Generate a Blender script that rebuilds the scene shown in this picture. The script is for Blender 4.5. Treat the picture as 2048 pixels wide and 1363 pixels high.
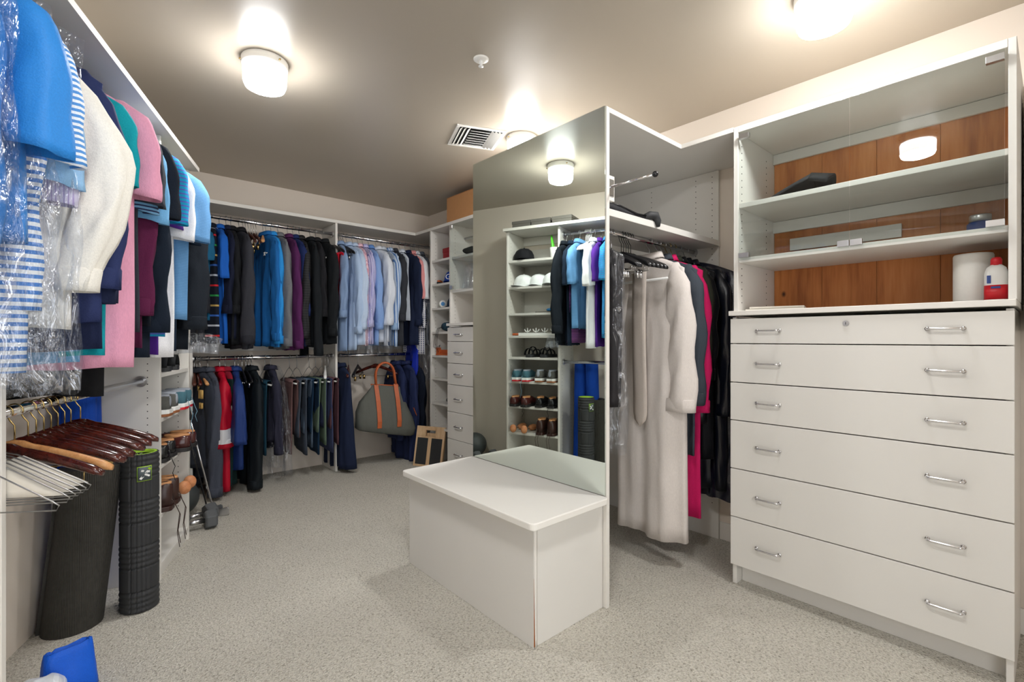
import bpy, math, random
from math import sin, cos, pi, radians
from mathutils import Vector, Matrix, noise
for _o in list(bpy.data.objects): bpy.data.objects.remove(_o)
SC = bpy.context.scene
COL = SC.collection

# ---------------------------------------------------------------- camera, world, exposure
FPX, CYP, CAMH, AZ = 961.5, 677.2, 1.15, radians(41.5)
cam = bpy.data.cameras.new('camera'); camo = bpy.data.objects.new('camera', cam); COL.objects.link(camo)
cam.sensor_width = 36; cam.lens = 36 * FPX / 2048; cam.shift_y = -(681.5 - CYP) / 2048
cam.clip_start = .03
camo.location = (0, 0, CAMH); camo.rotation_euler = (pi / 2, 0, -AZ)
SC.camera = camo
wd = bpy.data.worlds.new('world'); SC.world = wd; wd.use_nodes = True
wd.node_tree.nodes['Background'].inputs[0].default_value = (.94, .97, 1, 1)
wd.node_tree.nodes['Background'].inputs[1].default_value = 2.2
SC.view_settings.view_transform = 'Standard'
try: SC.view_settings.look = 'None'
except Exception: pass
SC.view_settings.exposure = 0.58
SC.view_settings.gamma = 1
SC.view_settings.use_curve_mapping = False
LAMP = 112.0
cy = SC.cycles
cy.use_adaptive_sampling = True; cy.adaptive_threshold = .08; cy.use_denoising = True
cy.max_bounces = 6; cy.diffuse_bounces = 4; cy.glossy_bounces = 4; cy.transmission_bounces = 4; cy.transparent_max_bounces = 10
cy.caustics_reflective = False; cy.caustics_refractive = False; cy.sample_clamp_indirect = 6

CEIL = 2.46; YB = 4.45; XW = 2.74; YN = -1.0
# measured places: the left run of closets stands 20.4 degrees off the other walls
LA = radians(20.4); D0 = Vector((sin(LA), cos(LA), 0)); N0 = Vector((cos(LA), -sin(LA), 0)); L0 = Vector((.263, 2.823, 0))
def LF(n, t, z=0): p = L0 + N0 * n + D0 * t; return Vector((p.x, p.y, z))
def bxu(u, y):                                  # where a sight line at column u crosses the plane y
    k = (u - 1024) / FPX; rx = sin(AZ) + cos(AZ) * k; ry = cos(AZ) - sin(AZ) * k
    return y * rx / ry
def dep(x, y): return sin(AZ) * x + cos(AZ) * y
def zv(v, x, y): return CAMH - (v - CYP) / FPX * dep(x, y)

# ---------------------------------------------------------------- mesh helper
class MB:
    def __init__(s): s.v = []; s.f = []
    def add(s, vs, fs):
        o = len(s.v); s.v += [tuple(p) for p in vs]; s.f += [tuple(i + o for i in f) for f in fs]; return s
    def box(s, x0, x1, y0, y1, z0, z1):
        vs = [(x, y, z) for z in (z0, z1) for y in (y0, y1) for x in (x0, x1)]
        return s.add(vs, [(0, 2, 3, 1), (4, 5, 7, 6), (0, 1, 5, 4), (2, 6, 7, 3), (0, 4, 6, 2), (1, 3, 7, 5)])
    def loft(s, rings, cap0=True, cap1=True, closed=True):
        n = len(rings[0]); vs = [p for r in rings for p in r]; fs = []
        for k in range(len(rings) - 1):
            for i in range(n if closed else n - 1):
                j = (i + 1) % n
                fs.append((k * n + i, k * n + j, (k + 1) * n + j, (k + 1) * n + i))
        if cap0: fs.append(tuple(range(n))[::-1])
        if cap1: fs.append(tuple((len(rings) - 1) * n + i for i in range(n)))
        return s.add(vs, fs)
    def tube(s, pts, r, n=8, cap=True):
        pts = [Vector(p) for p in pts]; rings = []
        rs = r if isinstance(r, (list, tuple)) else [r] * len(pts)
        ref = None
        for i, p in enumerate(pts):
            d = (pts[min(i + 1, len(pts) - 1)] - pts[max(i - 1, 0)])
            d = d.normalized() if d.length > 1e-9 else Vector((0, 0, 1))
            if ref is None:
                ref = Vector((0, 0, 1)) if abs(d.z) < .9 else Vector((1, 0, 0))
            a = d.cross(ref)
            if a.length < 1e-6: a = d.orthogonal()
            a.normalize(); b = a.cross(d).normalized(); ref = b
            rings.append([p + (a * cos(2 * pi * k / n) + b * sin(2 * pi * k / n)) * rs[i] for k in range(n)])
        return s.loft(rings, cap, cap)
    def lathe(s, prof, n=24, c=(0, 0, 0), cap0=True, cap1=True, sx=1, sy=1):
        return s.loft([[(c[0] + r * sx * cos(2 * pi * k / n), c[1] + r * sy * sin(2 * pi * k / n), c[2] + z) for k in range(n)] for r, z in prof], cap0, cap1)
    def ball(s, c, r, n=12, m=8):
        rx, ry, rz = r if isinstance(r, (list, tuple)) else (r, r, r)
        return s.loft([[(c[0] + rx * sin(pi * j / m) * cos(2 * pi * k / n), c[1] + ry * sin(pi * j / m) * sin(2 * pi * k / n), c[2] - rz * cos(pi * j / m)) for k in range(n)] for j in range(1, m)])
    def prism(s, poly, z0, z1):
        return s.loft([[(x, y, z0) for x, y in poly], [(x, y, z1) for x, y in poly]])
    def grid(s, fn, nu, nv):
        vs = [fn(i / (nu - 1), j / (nv - 1)) for j in range(nv) for i in range(nu)]
        return s.add(vs, [(j * nu + i, j * nu + i + 1, (j + 1) * nu + i + 1, (j + 1) * nu + i) for j in range(nv - 1) for i in range(nu - 1)])
    def xf(s, m): s.v = [tuple(m @ Vector(p)) for p in s.v]; return s
    def build(s, name, mat, parent=None, smooth=False, bevel=0, solid=0, sub=0, world=False):
        vs = s.v
        if world and parent is not None:
            q = FR[parent.name]; R = Matrix.Rotation(-q[1], 4, 'Z')
            vs = [tuple(R @ (Vector(p) - q[0])) for p in vs]
        me = bpy.data.meshes.new(name); me.from_pydata(vs, [], s.f); me.update()
        o = bpy.data.objects.new(name, me); COL.objects.link(o)
        if isinstance(mat, str): mat = M[mat]
        me.materials.append(mat)
        if smooth: me.polygons.foreach_set('use_smooth', [True] * len(me.polygons))
        if parent is not None:
            o.parent = parent
            if parent.name in FR: FR[o.name] = FR[parent.name]
        if solid:
            d = o.modifiers.new('s', 'SOLIDIFY'); d.thickness = solid; d.offset = 0
        if sub:
            d = o.modifiers.new('u', 'SUBSURF'); d.levels = sub; d.render_levels = sub
        if bevel:
            d = o.modifiers.new('b', 'BEVEL'); d.width = bevel; d.segments = 2; d.limit_method = 'ANGLE'
        return o
FR = {}
def T(name, label, cat, loc=(0, 0, 0), rz=0, group=None):
    o = bpy.data.objects.new(name, None); COL.objects.link(o)
    o.empty_display_size = .05
    o.location = loc; o.rotation_euler = (0, 0, rz); o['label'] = label; o['category'] = cat
    if group: o['group'] = group
    FR[o.name] = (Vector(loc), rz); return o
def tag(o, label, cat, group=None, loc=None, rz=0):
    o['label'] = label; o['category'] = cat
    if group: o['group'] = group
    if loc is not None: o.location = loc; o.rotation_euler = (0, 0, rz)
    return o
def struct(o, label, cat): o['kind'] = 'structure'; o['label'] = label; o['category'] = cat; return o
def B(name, mat, parent, x0, x1, y0, y1, z0, z1, bevel=.0015, world=True):
    return MB().box(x0, x1, y0, y1, z0, z1).build(name, mat, parent, bevel=bevel, world=world)
def rpoly(x0, x1, y0, y1, r, n=5):
    out = []
    for cx, cy, a0 in ((x1 - r, y1 - r, 0), (x0 + r, y1 - r, 90), (x0 + r, y0 + r, 180), (x1 - r, y0 + r, 270)):
        for k in range(n + 1):
            a = radians(a0 + 90 * k / n); out.append((cx + r * cos(a), cy + r * sin(a)))
    return out

# ---------------------------------------------------------------- materials
M = {}
def srgb(r, g, b): return tuple(((c / 255) / 12.92 if c <= 10 else (((c / 255) + .055) / 1.055) ** 2.4) for c in (r, g, b))
class NT:
    def __init__(s, name):
        m = bpy.data.materials.new(name); m.use_nodes = True; s.m = m; s.t = m.node_tree; s.n = s.t.nodes
        s.b = s.n['Principled BSDF']; s.out = s.n['Material Output']; s.tc = None; M[name] = m
    def N(s, ty, **kw):
        n = s.n.new(ty)
        for k, v in kw.items():
            if hasattr(n, k) and not k.startswith('i_'): setattr(n, k, v)
        return n
    def L(s, a, b): s.t.links.new(a, b)
    def co(s):
        if not s.tc: s.tc = s.N('ShaderNodeTexCoord')
        return s.tc.outputs['Object']
    def mapped(s, sc):
        m = s.N('ShaderNodeMapping'); s.L(s.co(), m.inputs[0]); m.inputs['Scale'].default_value = sc; return m.outputs[0]
    def noise(s, scale, vec=None, detail=2, rough=.5):
        n = s.N('ShaderNodeTexNoise'); n.inputs['Scale'].default_value = scale; n.inputs['Detail'].default_value = detail; n.inputs['Roughness'].default_value = rough
        s.L(vec if vec is not None else s.co(), n.inputs['Vector']); return n.outputs['Fac']
    def math(s, op, a, b=None):
        n = s.N('ShaderNodeMath'); n.operation = op
        for i, x in enumerate((a, b)):
            if x is None: continue
            if isinstance(x, (int, float)): n.inputs[i].default_value = x
            else: s.L(x, n.inputs[i])
        return n.outputs[0]
    def ramp(s, fac, stops, const=False):
        n = s.N('ShaderNodeValToRGB'); cr = n.color_ramp
        if const: cr.interpolation = 'CONSTANT'
        while len(cr.elements) < len(stops): cr.elements.new(.5)
        for e, (p, c) in zip(cr.elements, stops): e.position = p; e.color = (c[0], c[1], c[2], 1)
        s.L(fac, n.inputs[0]); return n.outputs[0]
    def mix(s, fac, a, b):
        n = s.N('ShaderNodeMix'); n.data_type = 'RGBA'
        for sock, x in ((n.inputs[0], fac), (n.inputs[6], a), (n.inputs[7], b)):
            if isinstance(x, (int, float)): sock.default_value = x
            elif isinstance(x, tuple): sock.default_value = (x[0], x[1], x[2], 1)
            else: s.L(x, sock)
        return n.outputs[2]
    def bump(s, h, strength=.3, dist=.002):
        n = s.N('ShaderNodeBump'); n.inputs['Strength'].default_value = strength; n.inputs['Distance'].default_value = dist
        s.L(h, n.inputs['Height']); s.L(n.outputs[0], s.b.inputs['Normal'])
    def col(s, c):
        if isinstance(c, tuple): s.b.inputs['Base Color'].default_value = (c[0], c[1], c[2], 1)
        else: s.L(c, s.b.inputs['Base Color'])
    def set(s, rough=.5, metal=0, spec=.5, **kw):
        s.b.inputs['Roughness'].default_value = rough; s.b.inputs['Metallic'].default_value = metal
        s.b.inputs['Specular IOR Level'].default_value = spec
        for k, v in kw.items(): s.b.inputs[k.replace('_', ' ')].default_value = v
        return s
def plain(name, c, rough=.5, metal=0, spec=.5, nz=0, nscale=40, bs=0, **kw):
    t = NT(name); t.set(rough, metal, spec, **kw)
    f = t.noise(nscale, detail=3)
    if nz:
        t.col(t.mix(f, tuple(x * (1 - nz) for x in c), tuple(min(1, x * (1 + nz)) for x in c)))
    else: t.col(c)
    if bs: t.bump(f, bs, .001)
    return t.m
plain('melamine', srgb(222, 219, 213), .42, nz=.02, nscale=6)
plain('melamine_edge', srgb(228, 224, 217), .45, nz=.02, nscale=9)
plain('bench_top', srgb(236, 233, 226), .35, nz=.01, nscale=5)
plain('wall_paint', srgb(226, 215, 202), .55, nz=.015, nscale=3, bs=.05)
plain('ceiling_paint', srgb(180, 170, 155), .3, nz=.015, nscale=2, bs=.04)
plain('chrome', (.75, .75, .77), .12, 1)
plain('dull_chrome', (.62, .62, .63), .28, 1)
plain('brass', srgb(196, 168, 110), .25, 1)
plain('dark', (.01, .01, .01), .7)
plain('white_plastic', srgb(235, 235, 232), .35)
plain('white_paint', srgb(238, 236, 230), .4)
plain('black_plastic', srgb(22, 22, 25), .28, nz=.1)
plain('grey_box', srgb(98, 94, 88), .7, nz=.08)
plain('cardboard', srgb(186, 135, 88), .8, nz=.06, nscale=25)
plain('red_box', srgb(150, 28, 38), .6, nz=.06)
plain('orange_card', srgb(214, 88, 30), .6)
plain('paper', srgb(232, 226, 214), .8, nz=.02)
plain('cyan_plastic', srgb(40, 120, 180), .4)
plain('green_plastic', srgb(96, 206, 58), .35)
plain('dark_green', srgb(30, 120, 60), .4)
plain('tan_leather', srgb(186, 92, 46), .5, nz=.15, nscale=30, bs=.2)
plain('rubber_black', srgb(44, 45, 47), .62, nz=.12, nscale=60, bs=.2)
plain('ball_rubber', srgb(62, 66, 66), .55, nz=.05)
plain('iron_grey', srgb(88, 90, 92), .5, nz=.1)
plain('lime_foam', srgb(150, 190, 40), .7, nz=.08)
plain('steel_wire', (.5, .5, .5), .3, 1)
plain('black_wire', (.02, .02, .02), .35, .3)
plain('red_plastic', srgb(205, 20, 36), .4)
plain('label_blue', srgb(40, 70, 140), .5)
plain('exposed_wood', srgb(190, 112, 50), .8)
def lampmat(name, k):
    t = NT(name); t.col((.9, .9, .9)); t.b.inputs['Emission Color'].default_value = (1, 1, 1, 1); t.b.inputs['Emission Strength'].default_value = LAMP * k
lampmat('lamp_glass', .92); lampmat('lamp_glass_side', .13)      # opal glass: side glow cut down to keep the ceiling halo small
def carpet():
    t = NT('carpet'); t.set(.95, spec=.1)
    v = t.N('ShaderNodeTexVoronoi'); v.inputs['Scale'].default_value = 170; t.L(t.co(), v.inputs['Vector'])
    n1 = t.noise(120, detail=3, rough=.7); n2 = t.noise(2.5, detail=2)
    c = t.ramp(n1, [(.34, srgb(128, 123, 111)), (.46, srgb(196, 191, 179)), (.62, srgb(216, 211, 200))])
    sp = t.ramp(v.outputs['Color'], [(.0, srgb(118, 112, 101)), (.2, srgb(160, 154, 141)), (.36, srgb(216, 211, 200))])
    c2 = t.mix(.36, c, sp)
    n = t.N('ShaderNodeMix'); n.data_type = 'RGBA'; n.blend_type = 'MULTIPLY'; n.inputs[0].default_value = 1
    t.L(c2, n.inputs[6]); t.L(t.ramp(n2, [(.3, (.93, .93, .93)), (.7, (1, 1, 1))]), n.inputs[7])
    t.col(n.outputs[2]); t.bump(t.math('ADD', n1, v.outputs['Distance']), .8, .006)
carpet()
def wood(name, a, b, c, sc=(9, 9, .9), rough=.4, knots=False, coat=0):
    t = NT(name); t.set(rough, spec=.4)
    v = t.mapped(sc); n = t.noise(1.3, v, 4, .6); w = t.noise(9, v, 3, .5)
    f = t.math('ADD', t.math('MULTIPLY', n, .75), t.math('MULTIPLY', w, .25))
    cc = t.ramp(f, [(.32, a), (.5, b), (.68, c)])
    if knots:
        k = t.N('ShaderNodeTexVoronoi'); k.inputs['Scale'].default_value = 5.5
        t.L(t.mapped((1, 1, .7)), k.inputs['Vector'])
        cc = t.mix(t.ramp(k.outputs['Distance'], [(.02, (1, 1, 1)), (.075, (0, 0, 0))]), cc, srgb(70, 34, 16))
    t.col(cc); t.bump(f, .12, .001)
    if coat: t.b.inputs['Coat Weight'].default_value = coat
wood('cedar', srgb(146, 82, 38), srgb(190, 118, 62), srgb(206, 138, 80), (9, 9, .8), .5, True)
wood('mahogany', srgb(38, 12, 9), srgb(66, 22, 16), srgb(92, 36, 24), (30, 4, 30), .18, coat=.6)
wood('walnut_hanger', srgb(52, 26, 20), srgb(78, 42, 32), srgb(100, 58, 42), (30, 4, 30), .35)
wood('light_wood', srgb(176, 118, 70), srgb(204, 146, 92), srgb(220, 168, 116), (30, 5, 30), .4)
wood('board_wood', srgb(196, 158, 118), srgb(216, 182, 142), srgb(226, 196, 160), (20, 3, 3), .5)
wood('cedar_tree', srgb(176, 104, 62), srgb(206, 138, 92), srgb(222, 160, 116), (20, 4, 20), .5)
def glass(name, tint, gl=.06, white=0, rough=.0):
    m = bpy.data.materials.new(name); m.use_nodes = True; t = m.node_tree; t.nodes.clear(); M[name] = m
    out = t.nodes.new('ShaderNodeOutputMaterial'); tr = t.nodes.new('ShaderNodeBsdfTransparent'); gs = t.nodes.new('ShaderNodeBsdfGlossy')
    tr.inputs[0].default_value = (*tint, 1); gs.inputs['Roughness'].default_value = rough
    fr = t.nodes.new('ShaderNodeFresnel'); fr.inputs[0].default_value = 1.6
    ge = t.nodes.new('ShaderNodeNewGeometry'); mu = t.nodes.new('ShaderNodeMath'); mu.operation = 'SUBTRACT'; mu.use_clamp = True; t.links.new(fr.outputs[0], mu.inputs[0]); t.links.new(ge.outputs['Backfacing'], mu.inputs[1])
    mx = t.nodes.new('ShaderNodeMixShader'); t.links.new(mu.outputs[0], mx.inputs[0]); t.links.new(tr.outputs[0], mx.inputs[1]); t.links.new(gs.outputs[0], mx.inputs[2])
    t.links.new(mx.outputs[0], out.inputs[0]); return m
glass('pane_glass', (.90, .92, .91))
def film(name='plastic_film', op=.07, tint=(.96, .97, .985)):
    m = bpy.data.materials.new(name); m.use_nodes = True; t = m.node_tree; t.nodes.clear(); M[name] = m
    N = t.nodes.new; out = N('ShaderNodeOutputMaterial'); tr = N('ShaderNodeBsdfTransparent'); tr.inputs[0].default_value = (*tint, 1)
    gs = N('ShaderNodeBsdfGlossy'); gs.inputs['Roughness'].default_value = .14; gs.inputs[0].default_value = (.95, .96, 1, 1)
    df = N('ShaderNodeBsdfDiffuse'); df.inputs[0].default_value = (.8, .84, .9, 1)
    tc = N('ShaderNodeTexCoord'); mp = N('ShaderNodeMapping'); mp.inputs['Scale'].default_value = (1, 1, .4); t.links.new(tc.outputs['Object'], mp.inputs[0])
    no = N('ShaderNodeTexNoise'); no.inputs['Scale'].default_value = 24; no.inputs['Detail'].default_value = 3; no.inputs['Distortion'].default_value = 1.5; t.links.new(mp.outputs[0], no.inputs['Vector'])
    bp = N('ShaderNodeBump'); bp.inputs['Strength'].default_value = 1; bp.inputs['Distance'].default_value = .03; t.links.new(no.outputs['Fac'], bp.inputs['Height']); t.links.new(bp.outputs[0], gs.inputs['Normal'])
    cr = N('ShaderNodeValToRGB'); cr.color_ramp.elements[0].position = .52; cr.color_ramp.elements[0].color = (op, op, op, 1); cr.color_ramp.elements[1].position = .70; q = op + .3; cr.color_ramp.elements[1].color = (q, q, q, 1)
    t.links.new(no.outputs['Fac'], cr.inputs[0])
    m2 = N('ShaderNodeMixShader'); m2.inputs[0].default_value = .16; t.links.new(gs.outputs[0], m2.inputs[1]); t.links.new(df.outputs[0], m2.inputs[2])
    mx = N('ShaderNodeMixShader'); t.links.new(cr.outputs[0], mx.inputs[0]); t.links.new(tr.outputs[0], mx.inputs[1]); t.links.new(m2.outputs[0], mx.inputs[2]); t.links.new(mx.outputs[0], out.inputs[0])
film(); film('thin_film', .05)
def mirrormat():
    m = bpy.data.materials.new('mirror_silver'); m.use_nodes = True; M['mirror_silver'] = m
    b = m.node_tree.nodes['Principled BSDF']; b.inputs['Base Color'].default_value = (.80, .87, .81, 1); b.inputs['Metallic'].default_value = 1; b.inputs['Roughness'].default_value = 0.0
mirrormat()
_fc = {}
def fabric(c, rough=.85, stripe=None, axis='Z', heather=0, check=None, bands=None, sheen=.0, weave=.25, gloss=None):
    key = repr((c, rough, stripe, axis, heather, check, bands, gloss))
    if key in _fc: return _fc[key]
    t = NT('fabric_%d' % len(_fc)); base = srgb(*c); t.set(rough if gloss is None else gloss, spec=.25 if gloss is None else .5)
    fine = t.noise(260, detail=1); big = t.noise(15, t.mapped((1, 1, .38)), 1, .5)
    lo = tuple(x * (.86 - heather) for x in base); hi = tuple(min(1, x * (1.1 + heather)) for x in base)
    cc = t.mix(t.noise(320, t.mapped((1, 1, .25)), 2, .8) if heather else fine, lo, hi)
    sep = t.N('ShaderNodeSeparateXYZ'); t.L(t.co(), sep.inputs[0])
    def wave(ax, per): return t.math('FRACT', t.math('ADD', t.math('DIVIDE', sep.outputs[ax], per), 100.0))
    if stripe:
        sc, per, duty = stripe
        cc = t.mix(t.math('LESS_THAN', wave(axis, per), duty), cc, srgb(*sc))
    if check:
        sc, per, duty = check
        a = t.math('LESS_THAN', wave('Z', per), duty); b = t.math('LESS_THAN', wave('X', per), duty)
        cc = t.mix(t.math('MAXIMUM', a, b), cc, srgb(*sc))
    if bands:
        per, lst, wid = bands
        w = wave('Z', per); st = []; n = len(lst)
        for i, q in enumerate(lst): st += [(i / n, base), ((i + .5) / n, srgb(*q)), ((i + .5) / n + wid, base)]
        cc = t.ramp(w, st, True)
    t.col(cc); t.bump(t.math('ADD', t.math('MULTIPLY', fine, .05), big), weave * 3, .02)
    if sheen: t.b.inputs['Sheen Weight'].default_value = sheen
    _fc[key] = t.m; return t.m

# ---------------------------------------------------------------- room shell
WB = -.33                                                     # left wall, behind the closet fronts
cA = LF(WB, (YB - LF(WB, 0).y) / D0.y); cN = LF(WB, (YN - LF(WB, 0).y) / D0.y)
poly = [(cN.x, YN), (XW, YN), (XW, YB), (cA.x, YB)]
struct(MB().prism([(p[0] + (-.15 if i in (0, 3) else .15), p[1] + (-.15 if i < 2 else .15)) for i, p in enumerate(poly)], -.08, 0).build('floor', 'carpet'), 'beige grey speckled loop carpet across the closet', 'floor')
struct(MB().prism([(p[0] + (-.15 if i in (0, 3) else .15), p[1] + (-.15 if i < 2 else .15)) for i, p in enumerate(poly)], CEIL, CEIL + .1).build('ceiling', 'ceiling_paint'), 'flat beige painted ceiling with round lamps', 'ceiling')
struct(MB().box(cA.x - .1, XW + .1, YB, YB + .1, 0, CEIL).build('wall_back', 'wall_paint'), 'cream wall behind the far hanging rods', 'wall')
struct(MB().box(XW, XW + .1, YN - .1, YB + .1, 0, CEIL).build('wall_right', 'wall_paint'), 'cream wall behind dresser and mirror peninsula', 'wall')
a, b = cN - D0 * .1, cA + D0 * .1; q = -N0 * .1
struct(MB().prism([(a.x, a.y), (b.x, b.y), (b.x + q.x, b.y + q.y), (a.x + q.x, a.y + q.y)], 0, CEIL).build('wall_left', 'wall_paint'), 'cream angled wall behind the shirts and shoe shelves', 'wall')
m = MB().box(cN.x - .1, -.75, YN - .1, YN, 0, CEIL).box(1.05, XW + .1, YN - .1, YN, 0, CEIL).box(-.75, 1.05, YN - .1, YN, 2.2, CEIL)  # unseen near wall; wide opening added so world light fills the room
struct(m.build('wall_near', 'wall_paint'), 'cream near wall with a doorway opening added for fill light', 'wall')
m = MB().box(XW - .014, XW, .0, 1.28, 0, .1)
struct(m.build('baseboard_right', 'melamine_edge', bevel=.003), 'pale baseboard along the right wall', 'baseboard')

# ---------------------------------------------------------------- ceiling lamps, vent, sprinkler
def ceiling_lamp(x, y, label):
    t = T('ceiling_lamp', label, 'ceiling lamp', (x, y, CEIL), 0, 'round ceiling lamps')
    MB().lathe([(.098, 0), (.1, -.004), (.1, -.03), (.096, -.036), (.09, -.038)], 40).build('base_ring', 'white_paint', t, True)
    MB().lathe([(.088, -.036), (.094, -.05), (.092, -.108)], 24, cap0=False, cap1=False).build('diffuser_side', 'lamp_glass_side', t, True)
    MB().lathe([(.092, -.108), (.084, -.128), (.06, -.137), (.02, -.139)], 24, cap0=False).build('diffuser_bowl', 'lamp_glass', t, True)
    for k in range(3):
        an = 2 * pi * k / 3 + .9
        MB().tube([(.098 * cos(an), .098 * sin(an), -.02), (.108 * cos(an), .108 * sin(an), -.02)], .004, 8).build('thumb_screw', 'brass', t, True)
ceiling_lamp(.63, 2.47, 'round white ceiling lamp near the long row of shirts')
ceiling_lamp(2.12, 2.30, 'round ceiling lamp whose glow shows above the tall mirror')
ceiling_lamp(2.09, .58, 'round white ceiling lamp in front of the glass hutch')
ceiling_lamp(.50, .59, 'round ceiling lamp reflected in the hutch glass door')
t = T('ceiling_vent', 'square white louvred air vent in the ceiling', 'vent', (1.90, 2.496, CEIL), radians(-23))
S = .16
m = MB()
for x0, x1, y0, y1 in ((-S, S, -S, -S + .022), (-S, S, S - .022, S), (-S, -S + .022, -S + .022, S - .022), (S - .022, S, -S + .022, S - .022)): m.box(x0, x1, y0, y1, -.008, 0)
m.build('frame', 'white_paint', t, bevel=.002)
MB().box(-S + .022, S - .022, -S + .022, S - .022, -.0015, -.0005).build('duct_shade_sheet', 'dark', t)  # dark sheet stands in for the shade inside the duct
def louvre(par, x0, x1, y0, y1, tilt, ax):
    mm = MB().box(x0, x1, y0, y1, -.0006, .0006); c = Vector(((x0 + x1) / 2, (y0 + y1) / 2, -.009))
    mm.xf(Matrix.Translation(Vector((c.x, c.y, -.009))) @ Matrix.Rotation(radians(tilt), 4, ax) @ Matrix.Translation(Vector((-c.x, -c.y, 0)))); mm.build('louvre', 'white_paint', par)
for k in range(7):
    y = -.105 + k * .035; louvre(t, -.062, .062, y - .014, y + .014, 35 if k > 2 else 20, 'X')
for k in range(3):
    for s_ in (-1, 1):
        x = s_ * (.078 + k * .024); louvre(t, x - .011, x + .011, -.13, .13, s_ * 38, 'Y')
t = T('fire_sprinkler', 'small white fire sprinkler head in the ceiling', 'sprinkler', (1.383, 1.782, CEIL))
MB().lathe([(.036, 0), (.036, -.003), (.03, -.008), (.012, -.01)], 28).build('escutcheon', 'white_paint', t, True)
MB().lathe([(.009, -.008), (.009, -.022), (.006, -.024), (.006, -.032), (.012, -.034), (.012, -.037)], 16).build('sprinkler_head', 'white_plastic', t, True)

# ---------------------------------------------------------------- helpers for cabinetry
def pull(par, x, y, z, ln=.096, nx=-1):                       # bar pull on a face x = const
    m = MB(); h = ln / 2; d = .024 * nx
    pts = [(x, y - h, z), (x + d * .55, y - h, z)]
    for k in range(7): a = pi / 2 * k / 6; pts.append((x + d * .55 + d * .45 * sin(a), y - h + .011 * (1 - cos(a)), z))
    pts += [(2 * x - x + (p[0] - x), 2 * y - p[1], z) for p in pts[::-1]]
    m.tube(pts, .0044, 10)
    for s_ in (-1, 1): m.tube([(x, y + s_ * h, z), (x + .004 * nx, y + s_ * h, z)], .0075, 10)
    return m.build('handle', 'chrome', par, True, world=True)
def holes(par, pts, axis, r=.0026):                           # shelf pin holes: small dark discs standing in for the shade inside
    m = MB()
    for p in pts:
        p = Vector(p); a = Vector(axis).normalized(); m.tube([p - a * .001, p + a * .0006], r, 6)
    o = m.build('pin_holes', 'dark', par, world=True); o['kind'] = 'stuff'; return o
ZD = [1.255, 1.128, .948, .771, .545, .319, .093]
def chest(x, y0, y1, label, ztop, hy, lock):
    t = T('dresser', label, 'dresser', (x + .22, (y0 + y1) / 2, 0))
    for yy in (y0, y1 - .019): B('side_panel', 'melamine', t, x + .02, XW - .016, yy, yy + .019, 0, ZD[0] - .004)
    B('toe_kick', 'melamine', t, x + .075, x + .094, y0 + .02, y1 - .02, 0, .092)
    B('back_panel', 'melamine', t, XW - .03, XW - .018, y0 + .02, y1 - .02, .09, ZD[0] - .004)
    for k in range(6):
        z1, z0 = ZD[k] - (.012 if k == 0 else .0025), ZD[k + 1] + .0015
        d = B('drawer', 'melamine', t, x, x + .019, y0 - .002, y1 + .002, z0, z1, .002)
        B('drawer_box', 'melamine', d, x + .0195, XW - .06, y0 + .03, y1 - .03, z0 + .02, z1 - .03)
        for yy in hy: pull(d, x, yy, (z0 + z1) / 2)
        if k == 0 and lock:
            m = MB(); c = (x, lock, 1.212)
            m.tube([(x, lock, 1.212), (x - .004, lock, 1.212)], .011, 20); m.tube([(x - .004, lock, 1.212), (x - .0055, lock, 1.212)], .0075, 16)
            lo = m.build('lock', 'dull_chrome', d, False, world=True)
            MB().box(x - .0062, x - .0054, lock - .001, lock + .001, 1.207, 1.217).build('keyhole', 'dark', lo and d, world=True)
    return t
chest(2.27, .09, 1.012, 'wide cream six-drawer dresser with chrome pulls under the glass hutch', 1.28, (.258, .847), .554)
ct = B('countertop', 'melamine_edge', None, 2.262, XW - .014, .084, 1.02, 1.258, 1.28, .002); tag(ct, 'cream counter slab between the near dresser and the glass hutch', 'countertop')

# glass hutch over the dresser
X = 2.275
t = T('display_hutch', 'cream hutch with cedar back and glass doors on the near dresser', 'cabinet', (2.5, .55, 1.28))
for yy in (.083, .981): B('side_panel', 'melamine', t, X, XW - .016, yy, yy + .02, 1.2803, 2.14)
B('top_panel', 'melamine_edge', t, X, XW - .016, .1035, .9805, 2.112, 2.14)
for z in (1.782, 1.527): B('shelf', 'melamine', t, X + .012, XW - .032, .1035, .9805, z - .022, z)
for z0, z1 in ((2.06, 2.11), (1.70, 1.758)): B('back_rail', 'melamine', t, XW - .046, XW - .03, .1035, .9805, z0, z1)
ys = [.1035 + (.9805 - .1035) * k / 4 for k in range(5)]
for k in range(4): B('plank', 'cedar', t, XW - .03, XW - .017, ys[k] + .0006, ys[k + 1] - .0006, 1.2805, 2.111, .001)
B('loose_panel', 'melamine', t, XW - .048, XW - .034, .45, .9, 1.60, 1.66)
holes(t, [(xx, .9803, 1.32 + .032 * k) for k in range(24) for xx in (X + .04, X + .33)], (0, 1, 0))
for i, (y0, y1) in enumerate(((.5425, .972), (.1105, .5395))):
    g = MB().box(X - .012, X - .006, y0, y1, 1.512, 2.106).build('glass_door', 'pane_glass', t, bevel=.0008, world=True)
    ye = y1 if i == 0 else y0; s_ = -1 if i == 0 else 1
    for z in (1.535, 2.083): MB().box(X - .016, X + .004, min(ye, ye + s_ * .045), max(ye, ye + s_ * .045), z - .011, z + .011).build('hinge', 'dull_chrome', g, bevel=.001, world=True)
    yl = y0 if i == 0 else y1; l_ = 1 if i == 0 else -1
    MB().box(X - .015, X - .003, min(yl, yl + l_ * .04), max(yl, yl + l_ * .04), 1.518, 1.542).build('latch_plate', 'dull_chrome', g, bevel=.001, world=True)
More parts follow.
